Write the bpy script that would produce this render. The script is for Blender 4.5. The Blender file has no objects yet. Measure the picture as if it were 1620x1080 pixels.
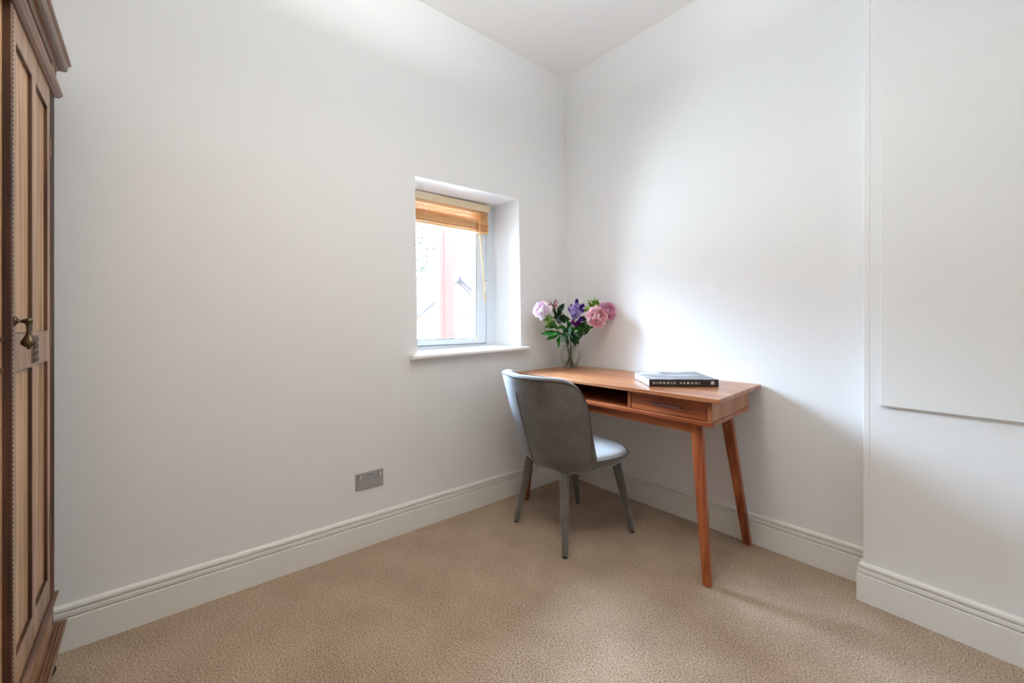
import bpy, bmesh, math, random
from mathutils import Vector, Matrix, noise

random.seed(7)
PI = math.pi
scene = bpy.context.scene
COL = scene.collection

# ------------------------------------------------------------------ camera
cam_d = bpy.data.cameras.new('camera')
cam = bpy.data.objects.new('camera', cam_d)
COL.objects.link(cam)
cam_d.sensor_width = 36.0
cam_d.lens = 36.0 * 672 / 1620
cam_d.shift_y = -31.5 / 1620
cam_d.clip_start = 0.02
cam.location = (2.153, -2.391, 1.15)
cam.rotation_euler = (PI / 2, 0, math.asin(0.76250914))
scene.camera = cam

# ------------------------------------------------------------------ world, daylight, exposure
world = bpy.data.worlds.new('sky')
scene.world = world
world.use_nodes = True
wn = world.node_tree
wn.nodes.clear()
w_out = wn.nodes.new('ShaderNodeOutputWorld')
w_bg = wn.nodes.new('ShaderNodeBackground')
# open sky above, pale haze and roofs at the horizon, sunlit ground below it
SKY_HIGH = (80.0, 105.0, 136.0, 1)
SKY_LOW = (7.0, 8.0, 9.5, 1)
SKY_GROUND = (20.0, 24.0, 27.0, 1)
w_tc = wn.nodes.new('ShaderNodeTexCoord')
w_sep = wn.nodes.new('ShaderNodeSeparateXYZ')
wn.links.new(w_tc.outputs['Generated'], w_sep.inputs[0])
def w_band(z0, z1, col_a, col_b):
    mr = wn.nodes.new('ShaderNodeMapRange'); mr.inputs['From Min'].default_value = z0; mr.inputs['From Max'].default_value = z1
    mx = wn.nodes.new('ShaderNodeMix'); mx.data_type = 'RGBA'
    wn.links.new(w_sep.outputs['Z'], mr.inputs['Value']); wn.links.new(mr.outputs['Result'], mx.inputs['Factor'])
    for key, c in (('A', col_a), ('B', col_b)):
        if isinstance(c, tuple): mx.inputs[key].default_value = c
        else: wn.links.new(c, mx.inputs[key])
    return mx.outputs['Result']
w_col = w_band(0.16, 0.34, w_band(-0.14, 0.0, SKY_GROUND, SKY_LOW), SKY_HIGH)
wn.links.new(w_col, w_bg.inputs['Color'])
wn.links.new(w_bg.outputs[0], w_out.inputs[0])

def portal(name, loc, rot, sx, sy):
    l = bpy.data.lights.new(name, 'AREA')
    l.shape = 'RECTANGLE'; l.size = sx; l.size_y = sy
    l.cycles.is_portal = True
    o = bpy.data.objects.new(name, l)
    o.location = loc; o.rotation_euler = rot
    COL.objects.link(o)
    return o
portal('small_window_portal', (-0.40, -0.87, 1.47), (0, -PI / 2, 0), 1.15, 0.85)

# added fill light in an unseen pendant above the frame, shining at the ceiling
up_l = bpy.data.lights.new('pendant_bulb', 'AREA')
up_l.shape = 'DISK'; up_l.size = 0.26; up_l.energy = 35.0
up_l.color = (0.955, 1.0, 1.0)
up_o = bpy.data.objects.new('pendant_bulb', up_l)
up_o.rotation_euler = (PI, 0, 0)
COL.objects.link(up_o)
# second added fill below the bowl, brightening floor and lower walls
dn_l = bpy.data.lights.new('pendant_lower_bulb', 'AREA')
dn_l.shape = 'DISK'; dn_l.size = 0.22; dn_l.energy = 8.5
dn_l.color = (1.0, 0.86, 0.66)
dn_o = bpy.data.objects.new('pendant_lower_bulb', dn_l)
COL.objects.link(dn_o)

scene.view_settings.view_transform = 'Standard'
scene.view_settings.look = 'None'
scene.view_settings.gamma = 1
scene.view_settings.use_curve_mapping = False
scene.view_settings.exposure = 0.0
scene.cycles.max_bounces = 14
scene.cycles.diffuse_bounces = 8
scene.cycles.transmission_bounces = 10
scene.cycles.transparent_max_bounces = 16
scene.cycles.sample_clamp_indirect = 8

# ------------------------------------------------------------------ helpers
def srgb(r, g, b):
    def c(v):
        v /= 255.0
        return v / 12.92 if v <= 0.04045 else ((v + 0.055) / 1.055) ** 2.4
    return (c(r), c(g), c(b), 1.0)

def new_mat(name):
    m = bpy.data.materials.new(name)
    m.use_nodes = True
    nt = m.node_tree
    return m, nt, nt.nodes['Principled BSDF']

def plain(name, col, rough=0.6, metal=0.0, bump=0.0, bscale=60.0, sheen=0.0, spec=0.5, var=0.0, vscale=8.0, coat=0.0):
    m, nt, p = new_mat(name)
    p.inputs['Base Color'].default_value = col
    p.inputs['Roughness'].default_value = rough
    p.inputs['Metallic'].default_value = metal
    p.inputs['Specular IOR Level'].default_value = spec
    p.inputs['Coat Weight'].default_value = coat
    if sheen:
        p.inputs['Sheen Weight'].default_value = sheen
        p.inputs['Sheen Roughness'].default_value = 0.35
    tc = nt.nodes.new('ShaderNodeTexCoord')
    if var:
        n = nt.nodes.new('ShaderNodeTexNoise'); n.inputs['Scale'].default_value = vscale
        n.inputs['Detail'].default_value = 4
        mx = nt.nodes.new('ShaderNodeMix'); mx.data_type = 'RGBA'
        mx.inputs['A'].default_value = tuple(c * (1 - var) for c in col[:3]) + (1,)
        mx.inputs['B'].default_value = tuple(min(1, c * (1 + var)) for c in col[:3]) + (1,)
        nt.links.new(tc.outputs['Object'], n.inputs['Vector'])
        nt.links.new(n.outputs['Fac'], mx.inputs['Factor'])
        nt.links.new(mx.outputs['Result'], p.inputs['Base Color'])
    if bump:
        n2 = nt.nodes.new('ShaderNodeTexNoise'); n2.inputs['Scale'].default_value = bscale
        n2.inputs['Detail'].default_value = 3
        b = nt.nodes.new('ShaderNodeBump'); b.inputs['Strength'].default_value = bump
        b.inputs['Distance'].default_value = 0.002
        nt.links.new(tc.outputs['Object'], n2.inputs['Vector'])
        nt.links.new(n2.outputs['Fac'], b.inputs['Height'])
        nt.links.new(b.outputs['Normal'], p.inputs['Normal'])
    return m

def wood(name, dark, mid, light, axis=0, rough=0.35, scale=1.0, coat=0.0, blotch=0.35):
    """procedural timber, grain running along the given local axis"""
    m, nt, p = new_mat(name)
    L = nt.links
    tc = nt.nodes.new('ShaderNodeTexCoord')
    mp = nt.nodes.new('ShaderNodeMapping')
    s = [16.0 * scale] * 3; s[axis] = 0.9 * scale
    mp.inputs['Scale'].default_value = s
    L.new(tc.outputs['Object'], mp.inputs['Vector'])
    n1 = nt.nodes.new('ShaderNodeTexNoise'); n1.inputs['Scale'].default_value = 1.3
    n1.inputs['Detail'].default_value = 8; n1.inputs['Distortion'].default_value = 1.1
    L.new(mp.outputs[0], n1.inputs['Vector'])
    mp2 = nt.nodes.new('ShaderNodeMapping')
    s2 = [150.0 * scale] * 3; s2[axis] = 4.0 * scale
    mp2.inputs['Scale'].default_value = s2
    L.new(tc.outputs['Object'], mp2.inputs['Vector'])
    n2 = nt.nodes.new('ShaderNodeTexNoise'); n2.inputs['Scale'].default_value = 1.0
    n2.inputs['Detail'].default_value = 3
    L.new(mp2.outputs[0], n2.inputs['Vector'])
    n3 = nt.nodes.new('ShaderNodeTexNoise'); n3.inputs['Scale'].default_value = 3.0 * scale
    L.new(tc.outputs['Object'], n3.inputs['Vector'])
    a = nt.nodes.new('ShaderNodeMath'); a.operation = 'MULTIPLY_ADD'
    a.inputs[1].default_value = 0.28
    L.new(n2.outputs['Fac'], a.inputs[0]); L.new(n1.outputs['Fac'], a.inputs[2])
    b = nt.nodes.new('ShaderNodeMath'); b.operation = 'MULTIPLY_ADD'
    b.inputs[1].default_value = blotch
    L.new(n3.outputs['Fac'], b.inputs[0]); L.new(a.outputs[0], b.inputs[2])
    cr = nt.nodes.new('ShaderNodeValToRGB')
    e = cr.color_ramp.elements
    e[0].position = 0.55; e[0].color = dark
    e[1].position = 1.05 if False else 1.0; e[1].color = light
    k = e.new(0.76); k.color = mid
    L.new(b.outputs[0], cr.inputs['Fac'])
    L.new(cr.outputs['Color'], p.inputs['Base Color'])
    p.inputs['Roughness'].default_value = rough
    p.inputs['Coat Weight'].default_value = coat
    p.inputs['Coat Roughness'].default_value = 0.25
    bp = nt.nodes.new('ShaderNodeBump'); bp.inputs['Strength'].default_value = 0.12
    bp.inputs['Distance'].default_value = 0.001
    L.new(n2.outputs['Fac'], bp.inputs['Height']); L.new(bp.outputs['Normal'], p.inputs['Normal'])
    return m

def link(name, bm, mat, parent=None, smooth=False, recalc=True):
    if recalc:
        bmesh.ops.recalc_face_normals(bm, faces=bm.faces[:])
    me = bpy.data.meshes.new(name)
    bm.to_mesh(me); bm.free()
    if smooth:
        for f in me.polygons: f.use_smooth = True
    mats = mat if isinstance(mat, (list, tuple)) else [mat]
    for m in mats: me.materials.append(m)
    o = bpy.data.objects.new(name, me)
    COL.objects.link(o)
    if parent is not None: o.parent = parent
    return o

def empty(name, loc, rz, label, cat, group=None):
    o = bpy.data.objects.new(name, None)
    o.empty_display_size = 0.05
    COL.objects.link(o)
    o.location = loc; o.rotation_euler = (0, 0, rz)
    tag(o, label, cat, group)
    return o

def tag(o, label, cat, group=None):
    o['label'] = label; o['category'] = cat
    if group: o['group'] = group
    return o

def struct(o, label=None):
    o['kind'] = 'structure'
    if label: o['label'] = label
    return o

def hexa(bm, pts, mi=0):
    """8 points: bottom 4 (ccw) then top 4"""
    v = [bm.verts.new(p) for p in pts]
    fs = [(3, 2, 1, 0), (4, 5, 6, 7), (0, 1, 5, 4), (1, 2, 6, 5), (2, 3, 7, 6), (3, 0, 4, 7)]
    out = []
    for f in fs:
        fc = bm.faces.new([v[i] for i in f]); fc.material_index = mi; out.append(fc)
    return v, out

def box(bm, x0, x1, y0, y1, z0, z1, bev=0.0, mi=0, seg=2):
    t = bmesh.new()
    hexa(t, [(x0, y0, z0), (x1, y0, z0), (x1, y1, z0), (x0, y1, z0),
             (x0, y0, z1), (x1, y0, z1), (x1, y1, z1), (x0, y1, z1)], mi)
    if bev:
        bmesh.ops.bevel(t, geom=t.edges[:], offset=bev, segments=seg, affect='EDGES', profile=0.5)
        for f in t.faces: f.material_index = mi
    merge(bm, t)

def merge(bm, t):
    me = bpy.data.meshes.new('tmp'); t.to_mesh(me); t.free()
    bm.from_mesh(me); bpy.data.meshes.remove(me)

def prism(bm, prof, origin, au, av, ext0, ext1, mi=0, cap=True):
    """profile points (u,v) swept in straight line from ext0 to ext1 (3d points); au, av are axis vectors"""
    au = Vector(au); av = Vector(av); o = Vector(origin)
    r0 = [bm.verts.new(Vector(ext0) + o + au * u + av * v) for u, v in prof]
    r1 = [bm.verts.new(Vector(ext1) + o + au * u + av * v) for u, v in prof]
    n = len(prof)
    for i in range(n):
        f = bm.faces.new((r0[i], r0[(i + 1) % n], r1[(i + 1) % n], r1[i])); f.material_index = mi
    if cap:
        bm.faces.new(r0[::-1]).material_index = mi; bm.faces.new(r1).material_index = mi

def lathe(bm, prof, segs=32, origin=(0, 0, 0), axis=None, mi=0, close=True):
    """prof: list of (r, h). axis: direction vector of h"""
    ax = Vector(axis).normalized() if axis else Vector((0, 0, 1))
    up = Vector((0, 0, 1)) if abs(ax.z) < 0.9 else Vector((1, 0, 0))
    e1 = ax.cross(up).normalized(); e2 = ax.cross(e1).normalized()
    if not axis: e1 = Vector((1, 0, 0)); e2 = Vector((0, 1, 0))
    o = Vector(origin)
    rings = []
    for r, h in prof:
        if r < 1e-6:
            rings.append([bm.verts.new(o + ax * h)])
        else:
            rings.append([bm.verts.new(o + ax * h + e1 * r * math.cos(2 * PI * k / segs) + e2 * r * math.sin(2 * PI * k / segs)) for k in range(segs)])
    for a, b in zip(rings[:-1], rings[1:]):
        for k in range(segs):
            k2 = (k + 1) % segs
            if len(a) == 1 and len(b) == 1: continue
            if len(a) == 1: f = bm.faces.new((a[0], b[k2], b[k]))
            elif len(b) == 1: f = bm.faces.new((a[k], a[k2], b[0]))
            else: f = bm.faces.new((a[k], a[k2], b[k2], b[k]))
            f.material_index = mi
    if close:
        if len(rings[0]) > 1: bm.faces.new(rings[0][::-1]).material_index = mi
        if len(rings[-1]) > 1: bm.faces.new(rings[-1]).material_index = mi

def tube(bm, pts, r, segs=8, mi=0, r_end=None, closed=False):
    pts = [Vector(p) for p in pts]
    n = len(pts)
    rings = []
    prev = None
    for i, p in enumerate(pts):
        if closed: t = (pts[(i + 1) % n] - pts[i - 1])
        elif i == 0: t = pts[1] - pts[0]
        elif i == n - 1: t = pts[-1] - pts[-2]
        else: t = pts[i + 1] - pts[i - 1]
        t.normalize()
        if prev is None:
            up = Vector((0, 0, 1)) if abs(t.z) < 0.9 else Vector((1, 0, 0))
            e1 = t.cross(up).normalized()
        else:
            e1 = (prev - t * prev.dot(t)).normalized()
        prev = e1
        e2 = t.cross(e1)
        rr = r if r_end is None else r + (r_end - r) * i / (n - 1)
        rings.append([bm.verts.new(p + e1 * rr * math.cos(2 * PI * k / segs) + e2 * rr * math.sin(2 * PI * k / segs)) for k in range(segs)])
    pairs = list(zip(rings[:-1], rings[1:]))
    if closed: pairs.append((rings[-1], rings[0]))
    for a, b in pairs:
        for k in range(segs):
            f = bm.faces.new((a[k], a[(k + 1) % segs], b[(k + 1) % segs], b[k])); f.material_index = mi
    if not closed:
        bm.faces.new(rings[0][::-1]).material_index = mi; bm.faces.new(rings[-1]).material_index = mi

def quad(bm, *p, mi=0):
    f = bm.faces.new([bm.verts.new(q) for q in p]); f.material_index = mi
    return f

def lerp_tab(tab, z):
    if z <= tab[0][0]: return tab[0][1:]
    for a, b in zip(tab[:-1], tab[1:]):
        if z <= b[0]:
            t = (z - a[0]) / (b[0] - a[0])
            return tuple(x + (y - x) * t for x, y in zip(a[1:], b[1:]))
    return tab[-1][1:]

# ------------------------------------------------------------------ materials of the room
M = {}
M['wall'] = plain('wall_paint', srgb(232, 232, 232), 0.75, bump=0.10, bscale=14, spec=0.25)
M['ceiling'] = plain('ceiling_paint', srgb(246, 246, 246), 0.85, spec=0.2)
M['trim'] = plain('trim_gloss_paint', srgb(230, 228, 222), 0.4, spec=0.35)
M['sill'] = plain('white_reveal_and_sill_paint', srgb(247, 247, 247), 0.35)  # white sill paint; also whitens the reveal in place of stronger window light
M['panelboard'] = plain('panel_board_paint', srgb(231, 231, 230), 0.6, spec=0.3)

def carpet():
    m, nt, p = new_mat('carpet_loop')
    L = nt.links
    tc = nt.nodes.new('ShaderNodeTexCoord')
    mp = nt.nodes.new('ShaderNodeMapping')
    mp.inputs['Rotation'].default_value = (0, 0, 0.9)
    mp.inputs['Scale'].default_value = (1.0, 0.6, 1.0)
    L.new(tc.outputs['Object'], mp.inputs['Vector'])
    v = nt.nodes.new('ShaderNodeTexVoronoi'); v.inputs['Scale'].default_value = 250
    L.new(mp.outputs[0], v.inputs['Vector'])
    n = nt.nodes.new('ShaderNodeTexNoise'); n.inputs['Scale'].default_value = 190; n.inputs['Detail'].default_value = 3
    L.new(tc.outputs['Object'], n.inputs['Vector'])
    n2 = nt.nodes.new('ShaderNodeTexNoise'); n2.inputs['Scale'].default_value = 5; n2.inputs['Detail'].default_value = 3
    L.new(tc.outputs['Object'], n2.inputs['Vector'])
    cr = nt.nodes.new('ShaderNodeValToRGB')
    e = cr.color_ramp.elements
    e[0].position = 0.30; e[0].color = srgb(104, 86, 70)
    e[1].position = 0.72; e[1].color = srgb(200, 181, 162)
    k = e.new(0.5); k.color = srgb(163, 140, 118)
    mx = nt.nodes.new('ShaderNodeMath'); mx.operation = 'MULTIPLY_ADD'; mx.inputs[1].default_value = 0.16
    L.new(n2.outputs['Fac'], mx.inputs[0])
    sb = nt.nodes.new('ShaderNodeMath'); sb.operation = 'SUBTRACT'; sb.inputs[1].default_value = 0.08
    L.new(n.outputs['Fac'], sb.inputs[0]); L.new(sb.outputs[0], mx.inputs[2])
    L.new(mx.outputs[0], cr.inputs['Fac'])
    L.new(cr.outputs['Color'], p.inputs['Base Color'])
    p.inputs['Roughness'].default_value = 0.95
    p.inputs['Specular IOR Level'].default_value = 0.1
    p.inputs['Sheen Weight'].default_value = 0.15
    b = nt.nodes.new('ShaderNodeBump'); b.inputs['Strength'].default_value = 0.45; b.inputs['Distance'].default_value = 0.004
    L.new(v.outputs['Distance'], b.inputs['Height']); L.new(b.outputs['Normal'], p.inputs['Normal'])
    return m
M['carpet'] = carpet()

def glass_pane():
    m = bpy.data.materials.new('window_glass'); m.use_nodes = True
    nt = m.node_tree; nt.nodes.clear()
    o = nt.nodes.new('ShaderNodeOutputMaterial'); t = nt.nodes.new('ShaderNodeBsdfTransparent')
    g = nt.nodes.new('ShaderNodeBsdfGlossy'); g.inputs['Roughness'].default_value = 0.02
    fr = nt.nodes.new('ShaderNodeFresnel'); fr.inputs['IOR'].default_value = 1.3
    mx = nt.nodes.new('ShaderNodeMixShader')
    t.inputs['Color'].default_value = (0.95, 0.97, 0.97, 1)
    nt.links.new(fr.outputs[0], mx.inputs[0]); nt.links.new(t.outputs[0], mx.inputs[1]); nt.links.new(g.outputs[0], mx.inputs[2])
    nt.links.new(mx.outputs[0], o.inputs[0])
    return m
M['pane'] = glass_pane()

# ------------------------------------------------------------------ room shell
H = 2.97
XR = 3.35      # right wall
YF = -3.35     # wall behind the camera
CH_X = 1.752   # left corner of the chimney breast
def ch_y(x): return -0.147 - 0.053 * (x - 1.752)

bm = bmesh.new(); quad(bm, (-0.06, YF - 0.1, 0), (XR + 0.1, YF - 0.1, 0), (XR + 0.1, 0.06, 0), (-0.06, 0.06, 0))
ext = bmesh.ops.extrude_face_region(bm, geom=bm.faces[:]); bmesh.ops.translate(bm, vec=(0, 0, -0.12), verts=[v for v in ext['geom'] if isinstance(v, bmesh.types.BMVert)])
struct(link('floor', bm, M['carpet']), 'beige looped carpet floor')
bm = bmesh.new(); box(bm, -0.4, XR + 0.2, YF - 0.3, 0.2, H, H + 0.12)
struct(link('ceiling', bm, M['ceiling']), 'flat white ceiling')

def wall_with_hole(name, inner, hole_in, outer, hole_out, mat):
    """inner/outer: 4 corners, hole: 4 corners, same order"""
    bm = bmesh.new()
    A = [bm.verts.new(p) for p in inner]; B = [bm.verts.new(p) for p in hole_in]
    Cc = [bm.verts.new(p) for p in outer]; D = [bm.verts.new(p) for p in hole_out]
    for i in range(4):
        j = (i + 1) % 4
        bm.faces.new((A[i], A[j], B[j], B[i]))
        bm.faces.new((Cc[i], Cc[j], D[j], D[i]))
        bm.faces.new((B[i], B[j], D[j], D[i])).material_index = 1  # reveal faces whitened, daylight put into their colour
        bm.faces.new((A[i], A[j], Cc[j], Cc[i]))
    return link(name, bm, [mat, M['sill']])

# left wall: leans out a little at the top; window opening leans with it
LT = -0.027   # x of the wall at ceiling level
def lwx(z): return LT * z / H
yb0, yb1, yt0, yt1 = -1.251, -0.477, -1.263, -0.490
zb0, zb1, zt0, zt1 = 0.958, 0.974, 1.967, 1.982
WT = -0.36
o = wall_with_hole('wall_left',
    [(0, YF, -0.02), (0, 0.03, -0.02), (LT, 0.03, H), (LT, YF, H)],
    [(lwx(zb0), yb0, zb0), (lwx(zb1), yb1, zb1), (lwx(zt1), yt1, zt1), (lwx(zt0), yt0, zt0)],
    [(WT, YF, -0.02), (WT, 0.03, -0.02), (WT, 0.03, H), (WT, YF, H)],
    [(WT, yb0, zb0), (WT, yb1, zb1), (WT, yt1, zt1), (WT, yt0, zt0)], M['wall'])
struct(o, 'white plastered wall with the small window')

# back wall leans in towards the top
bm = bmesh.new()
hexa(bm, [(-0.36, 0, -0.02), (XR + 0.1, 0, -0.02), (XR + 0.1, 0.25, -0.02), (-0.36, 0.25, -0.02),
          (-0.36, -0.034, H), (XR + 0.1, -0.04, H), (XR + 0.1, 0.25, H), (-0.36, 0.25, H)])
struct(link('wall_back', bm, M['wall']), 'white plastered wall behind the desk')

# chimney breast with a softly rounded arris and its plaster bead
bm = bmesh.new()
r = 0.003
prof = []
for k in range(6):
    a = PI + PI / 2 * k / 5
    prof.append((CH_X + r + r * math.cos(a), ch_y(CH_X) + r + r * math.sin(a)))
prof = [(CH_X, 0.02)] + prof + [(CH_X + 0.020, ch_y(CH_X) - 0.0012), (CH_X + 0.0215, ch_y(CH_X) + 0.0006), (CH_X + 0.024, ch_y(CH_X) - 0.0010), (XR, ch_y(XR)), (XR, 0.02)]
v0 = [bm.verts.new((x, y, -0.02)) for x, y in prof]; v1 = [bm.verts.new((x + 0.003, y, H)) for x, y in prof]
for i in range(len(prof)):
    j = (i + 1) % len(prof)
    bm.faces.new((v0[i], v0[j], v1[j], v1[i]))
bm.faces.new(v0[::-1]); bm.faces.new(v1)
struct(link('wall_chimney', bm, M['wall']), 'white chimney breast wall standing proud of the back wall')

bm = bmesh.new(); box(bm, XR, XR + 0.2, YF - 0.2, 0.2, -0.02, H)
struct(link('wall_right', bm, M['wall']), 'plain wall out of view on the right')
bm = bmesh.new(); box(bm, LT - 0.3, XR + 0.1, YF - 0.2, YF, -0.02, H)
struct(link('wall_front', bm, M['wall']), 'plain wall behind the camera')

# flat board fixed on the chimney breast
bm = bmesh.new()
x0, x1 = 1.806, 2.62
def cy(x, off): return ch_y(x) - off
t = bmesh.new()
hexa(t, [(x0, cy(x0, 0.016), 0.81), (x1, cy(x1, 0.016), 0.81), (x1, cy(x1, 0) + 0.002, 0.81), (x0, cy(x0, 0) + 0.002, 0.81),
         (x0, cy(x0, 0.016), 2.142), (x1, cy(x1, 0.016), 2.142), (x1, cy(x1, 0) + 0.002, 2.142), (x0, cy(x0, 0) + 0.002, 2.142)])
bmesh.ops.bevel(t, geom=t.edges[:], offset=0.0055, segments=3, affect='EDGES')
merge(bm, t)
tag(link('wall_board', bm, M['panelboard']), 'large flat white-painted board fixed flush on the chimney breast', 'panel')

# skirting
SK = [(0.0, 0.0), (0.018, 0.0), (0.018, 0.1085), (0.0172, 0.1115), (0.0150, 0.1125), (0.0065, 0.1130), (0.0065, 0.1172), (0.0145, 0.1178),
      (0.0155, 0.1185), (0.0155, 0.1325), (0.0145, 0.1335), (0.0045, 0.1340), (0.0045, 0.1388), (0.0125, 0.1395), (0.0130, 0.146), (0.0112, 0.152), (0.007, 0.1565), (0.0, 0.159)]
def skirting(name, path, label):
    """path of floor points at the wall face; the room lies on the right-hand side when walking along it"""
    bm = bmesh.new()
    pts = [Vector((p[0], p[1], 0)) for p in path]
    rings = []
    for i, p in enumerate(pts):
        d0 = (p - pts[i - 1]).normalized() if i else None
        d1 = (pts[i + 1] - p).normalized() if i < len(pts) - 1 else None
        nrm = lambda d: Vector((d.y, -d.x, 0))
        if d0 is None: n = nrm(d1)
        elif d1 is None: n = nrm(d0)
        else:
            n = nrm(d0) + nrm(d1); n = n / (n.dot(nrm(d0)))
        rings.append([bm.verts.new(p + n * u + Vector((0, 0, v))) for u, v in SK])
    for a, b in zip(rings[:-1], rings[1:]):
        for k in range(len(SK)):
            k2 = (k + 1) % len(SK)
            bm.faces.new((a[k], a[k2], b[k2], b[k]))
    bm.faces.new(rings[0][::-1]); bm.faces.new(rings[-1])
    return struct(link(name, bm, M['trim']), label)
skirting('baseboard_left', [(0, YF), (0, -0.0)], 'cream moulded skirting board below the window wall')
skirting('baseboard_back', [(0.0, 0), (CH_X, 0)], 'cream moulded skirting board behind the desk')
skirting('baseboard_chimney', [(CH_X, -0.001), (CH_X, ch_y(CH_X)), (XR, ch_y(XR))], 'cream moulded skirting board round the chimney breast')

# ------------------------------------------------------------------ window 1 (left wall)
M['upvc'] = plain('window_frame_paint', srgb(222, 229, 236), 0.3)
M['rubber'] = plain('rubber_seal', srgb(92, 98, 108), 0.6)
win = bpy.data.objects.new('window_1', None); COL.objects.link(win); struct(win, 'small white casement window set deep in the left wall')
def frame_ring(bm, x0, x1, yo0, yo1, zo0, zo1, wl, wr, wb, wt, bev=0.004):
    box(bm, x0, x1, yo0, yo0 + wl, zo0, zo1, bev); box(bm, x0, x1, yo1 - wr, yo1, zo0, zo1, bev)
    box(bm, x0, x1, yo0 + wl - 0.002, yo1 - wr + 0.002, zo0, zo0 + wb, bev); box(bm, x0, x1, yo0 + wl - 0.002, yo1 - wr + 0.002, zo1 - wt, zo1, bev)
bm = bmesh.new(); frame_ring(bm, -0.345, -0.292, -1.268, -0.462, 0.955, 1.99, 0.060, 0.096, 0.040, 0.06)
link('outer_frame', bm, M['upvc'], win)
bm = bmesh.new(); frame_ring(bm, -0.335, -0.284, -1.210, -0.566, 0.996, 1.935, 0.07, 0.088, 0.040, 0.05, 0.006)
sash = link('sash', bm, M['upvc'], win)
bm = bmesh.new()
for (a, b, c, d) in ((-1.212, -0.5635, 0.9925, 0.9955), (-0.5665, -0.5635, 0.9925, 1.94)):
    box(bm, -0.296, -0.288, a, b, c, d)
for (a, b, c, d) in ((-1.142, -0.652, 1.034, 1.0375), (-0.6565, -0.6525, 1.034, 1.9)):
    box(bm, -0.296, -0.2835, a, b, c, d)
link('seal', bm, M['rubber'], win)
bm = bmesh.new(); box(bm, -0.316, -0.312, -1.15, -0.645, 1.03, 1.89)
link('glass_pane', bm, M['pane'], sash)
bm = bmesh.new()
box(bm, -0.284, -0.272, -0.592, -0.574, 1.415, 1.475, 0.003)
box(bm, -0.274, -0.262, -0.590, -0.545, 1.432, 1.452, 0.004)
box(bm, -0.274, -0.262, -0.590, -0.576, 1.36, 1.45, 0.004)
link('window_catch', bm, M['upvc'], sash)
# sill board with rounded nose
bm = bmesh.new()
prof = [(-0.30, 0.0), (0.02, 0.0)]
for k in range(1, 9):
    a = PI / 2 - PI * k / 8
    prof.append((0.02 + 0.0125 * math.cos(a), -0.0125 + 0.0125 * math.sin(a)))
prof += [(-0.30, -0.025)]
def sill_pt(y, u, v):
    z = 0.966 + (y + 1.251) * (0.016 / 0.774)
    return (u, y, z + v)
r0 = []; rows = []
ys = [-1.325, -1.3245, -1.252, -0.476, -0.4355, -0.435]
t = bmesh.new()
for yi, y in enumerate((-1.303, -0.436)):
    rows.append([t.verts.new(sill_pt(y, max(u, -0.006) if u < 0 else u + 0.008, v)) for u, v in prof])
n = len(prof)
for i in range(n):
    t.faces.new((rows[0][i], rows[0][(i + 1) % n], rows[1][(i + 1) % n], rows[1][i]))
t.faces.new(rows[0][::-1]); t.faces.new(rows[1])
merge(bm, t)
hexa(bm, [sill_pt(-1.2505, -0.298, -0.03), sill_pt(-1.2505, 0, -0.03), sill_pt(-0.4775, 0, -0.03), sill_pt(-0.4775, -0.298, -0.03),
          sill_pt(-1.2505, -0.298, 0), sill_pt(-1.2505, 0, 0), sill_pt(-0.4775, 0, 0), sill_pt(-0.4775, -0.298, 0)])
link('window_sill', bm, M['sill'], win)

# ------------------------------------------------------------------ wooden venetian blind, drawn up
M['slat'] = wood('blind_slat_wood', srgb(212, 152, 92), srgb(236, 186, 128), srgb(248, 212, 162), axis=1, rough=0.45, blotch=0.2)
M['valance'] = wood('blind_valance_wood', srgb(226, 200, 158), srgb(243, 222, 184), srgb(250, 236, 206), axis=1, rough=0.45, blotch=0.2)
M['cord'] = plain('blind_cord', srgb(226, 214, 190), 0.8)
M['steel'] = plain('bright_steel', srgb(170, 170, 172), 0.3, metal=0.9)
bl = empty('venetian_blind', (-0.25, -0.9, 1.94), 0, 'pale wooden venetian blind drawn up at the top of the window', 'blind')
BY0, BY1 = -0.335, 0.325      # local y range
bm = bmesh.new()
box(bm, 0.006, 0.012, BY0 - 0.01, BY1 + 0.01, -0.022, 0.026, 0.0025)
box(bm, -0.030, 0.012, BY0 - 0.01, BY0 - 0.004, -0.022, 0.026, 0.002)
box(bm, -0.030, 0.012, BY1 + 0.004, BY1 + 0.01, -0.022, 0.026, 0.002)
link('valance', bm, M['valance'], bl)
bm = bmesh.new(); box(bm, -0.03, 0.004, BY0, BY1, -0.016, 0.024, 0.002)
link('headrail', bm, M['valance'], bl)
rnd = random.Random(3)
zs = [-0.034, -0.046, -0.058, -0.070, -0.079, -0.088, -0.096, -0.103]
z = -0.103
while z > -0.152:
    z -= 0.0042; zs.append(z)
for i, z in enumerate(zs):
    bm = bmesh.new()
    tilt = (0.0045 if i < 8 else 0.0012) * rnd.uniform(0.5, 1.3)
    dy = rnd.uniform(-0.0025, 0.0025)
    w = 0.013
    hexa(bm, [(-w - 0.010, BY0 + dy, z - tilt), (w - 0.010, BY0 + dy, z + tilt), (w - 0.010, BY1 + dy, z + tilt + 0.0), (-w - 0.010, BY1 + dy, z - tilt),
              (-w - 0.010, BY0 + dy, z - tilt + 0.0027), (w - 0.010, BY0 + dy, z + tilt + 0.0027), (w - 0.010, BY1 + dy, z + tilt + 0.0027), (-w - 0.010, BY1 + dy, z - tilt + 0.0027)])
    link('slat', bm, M['slat'], bl)
bm = bmesh.new(); box(bm, -0.025, 0.005, BY0, BY1, -0.170, -0.158, 0.003)
link('bottom_rail', bm, M['slat'], bl)
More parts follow.
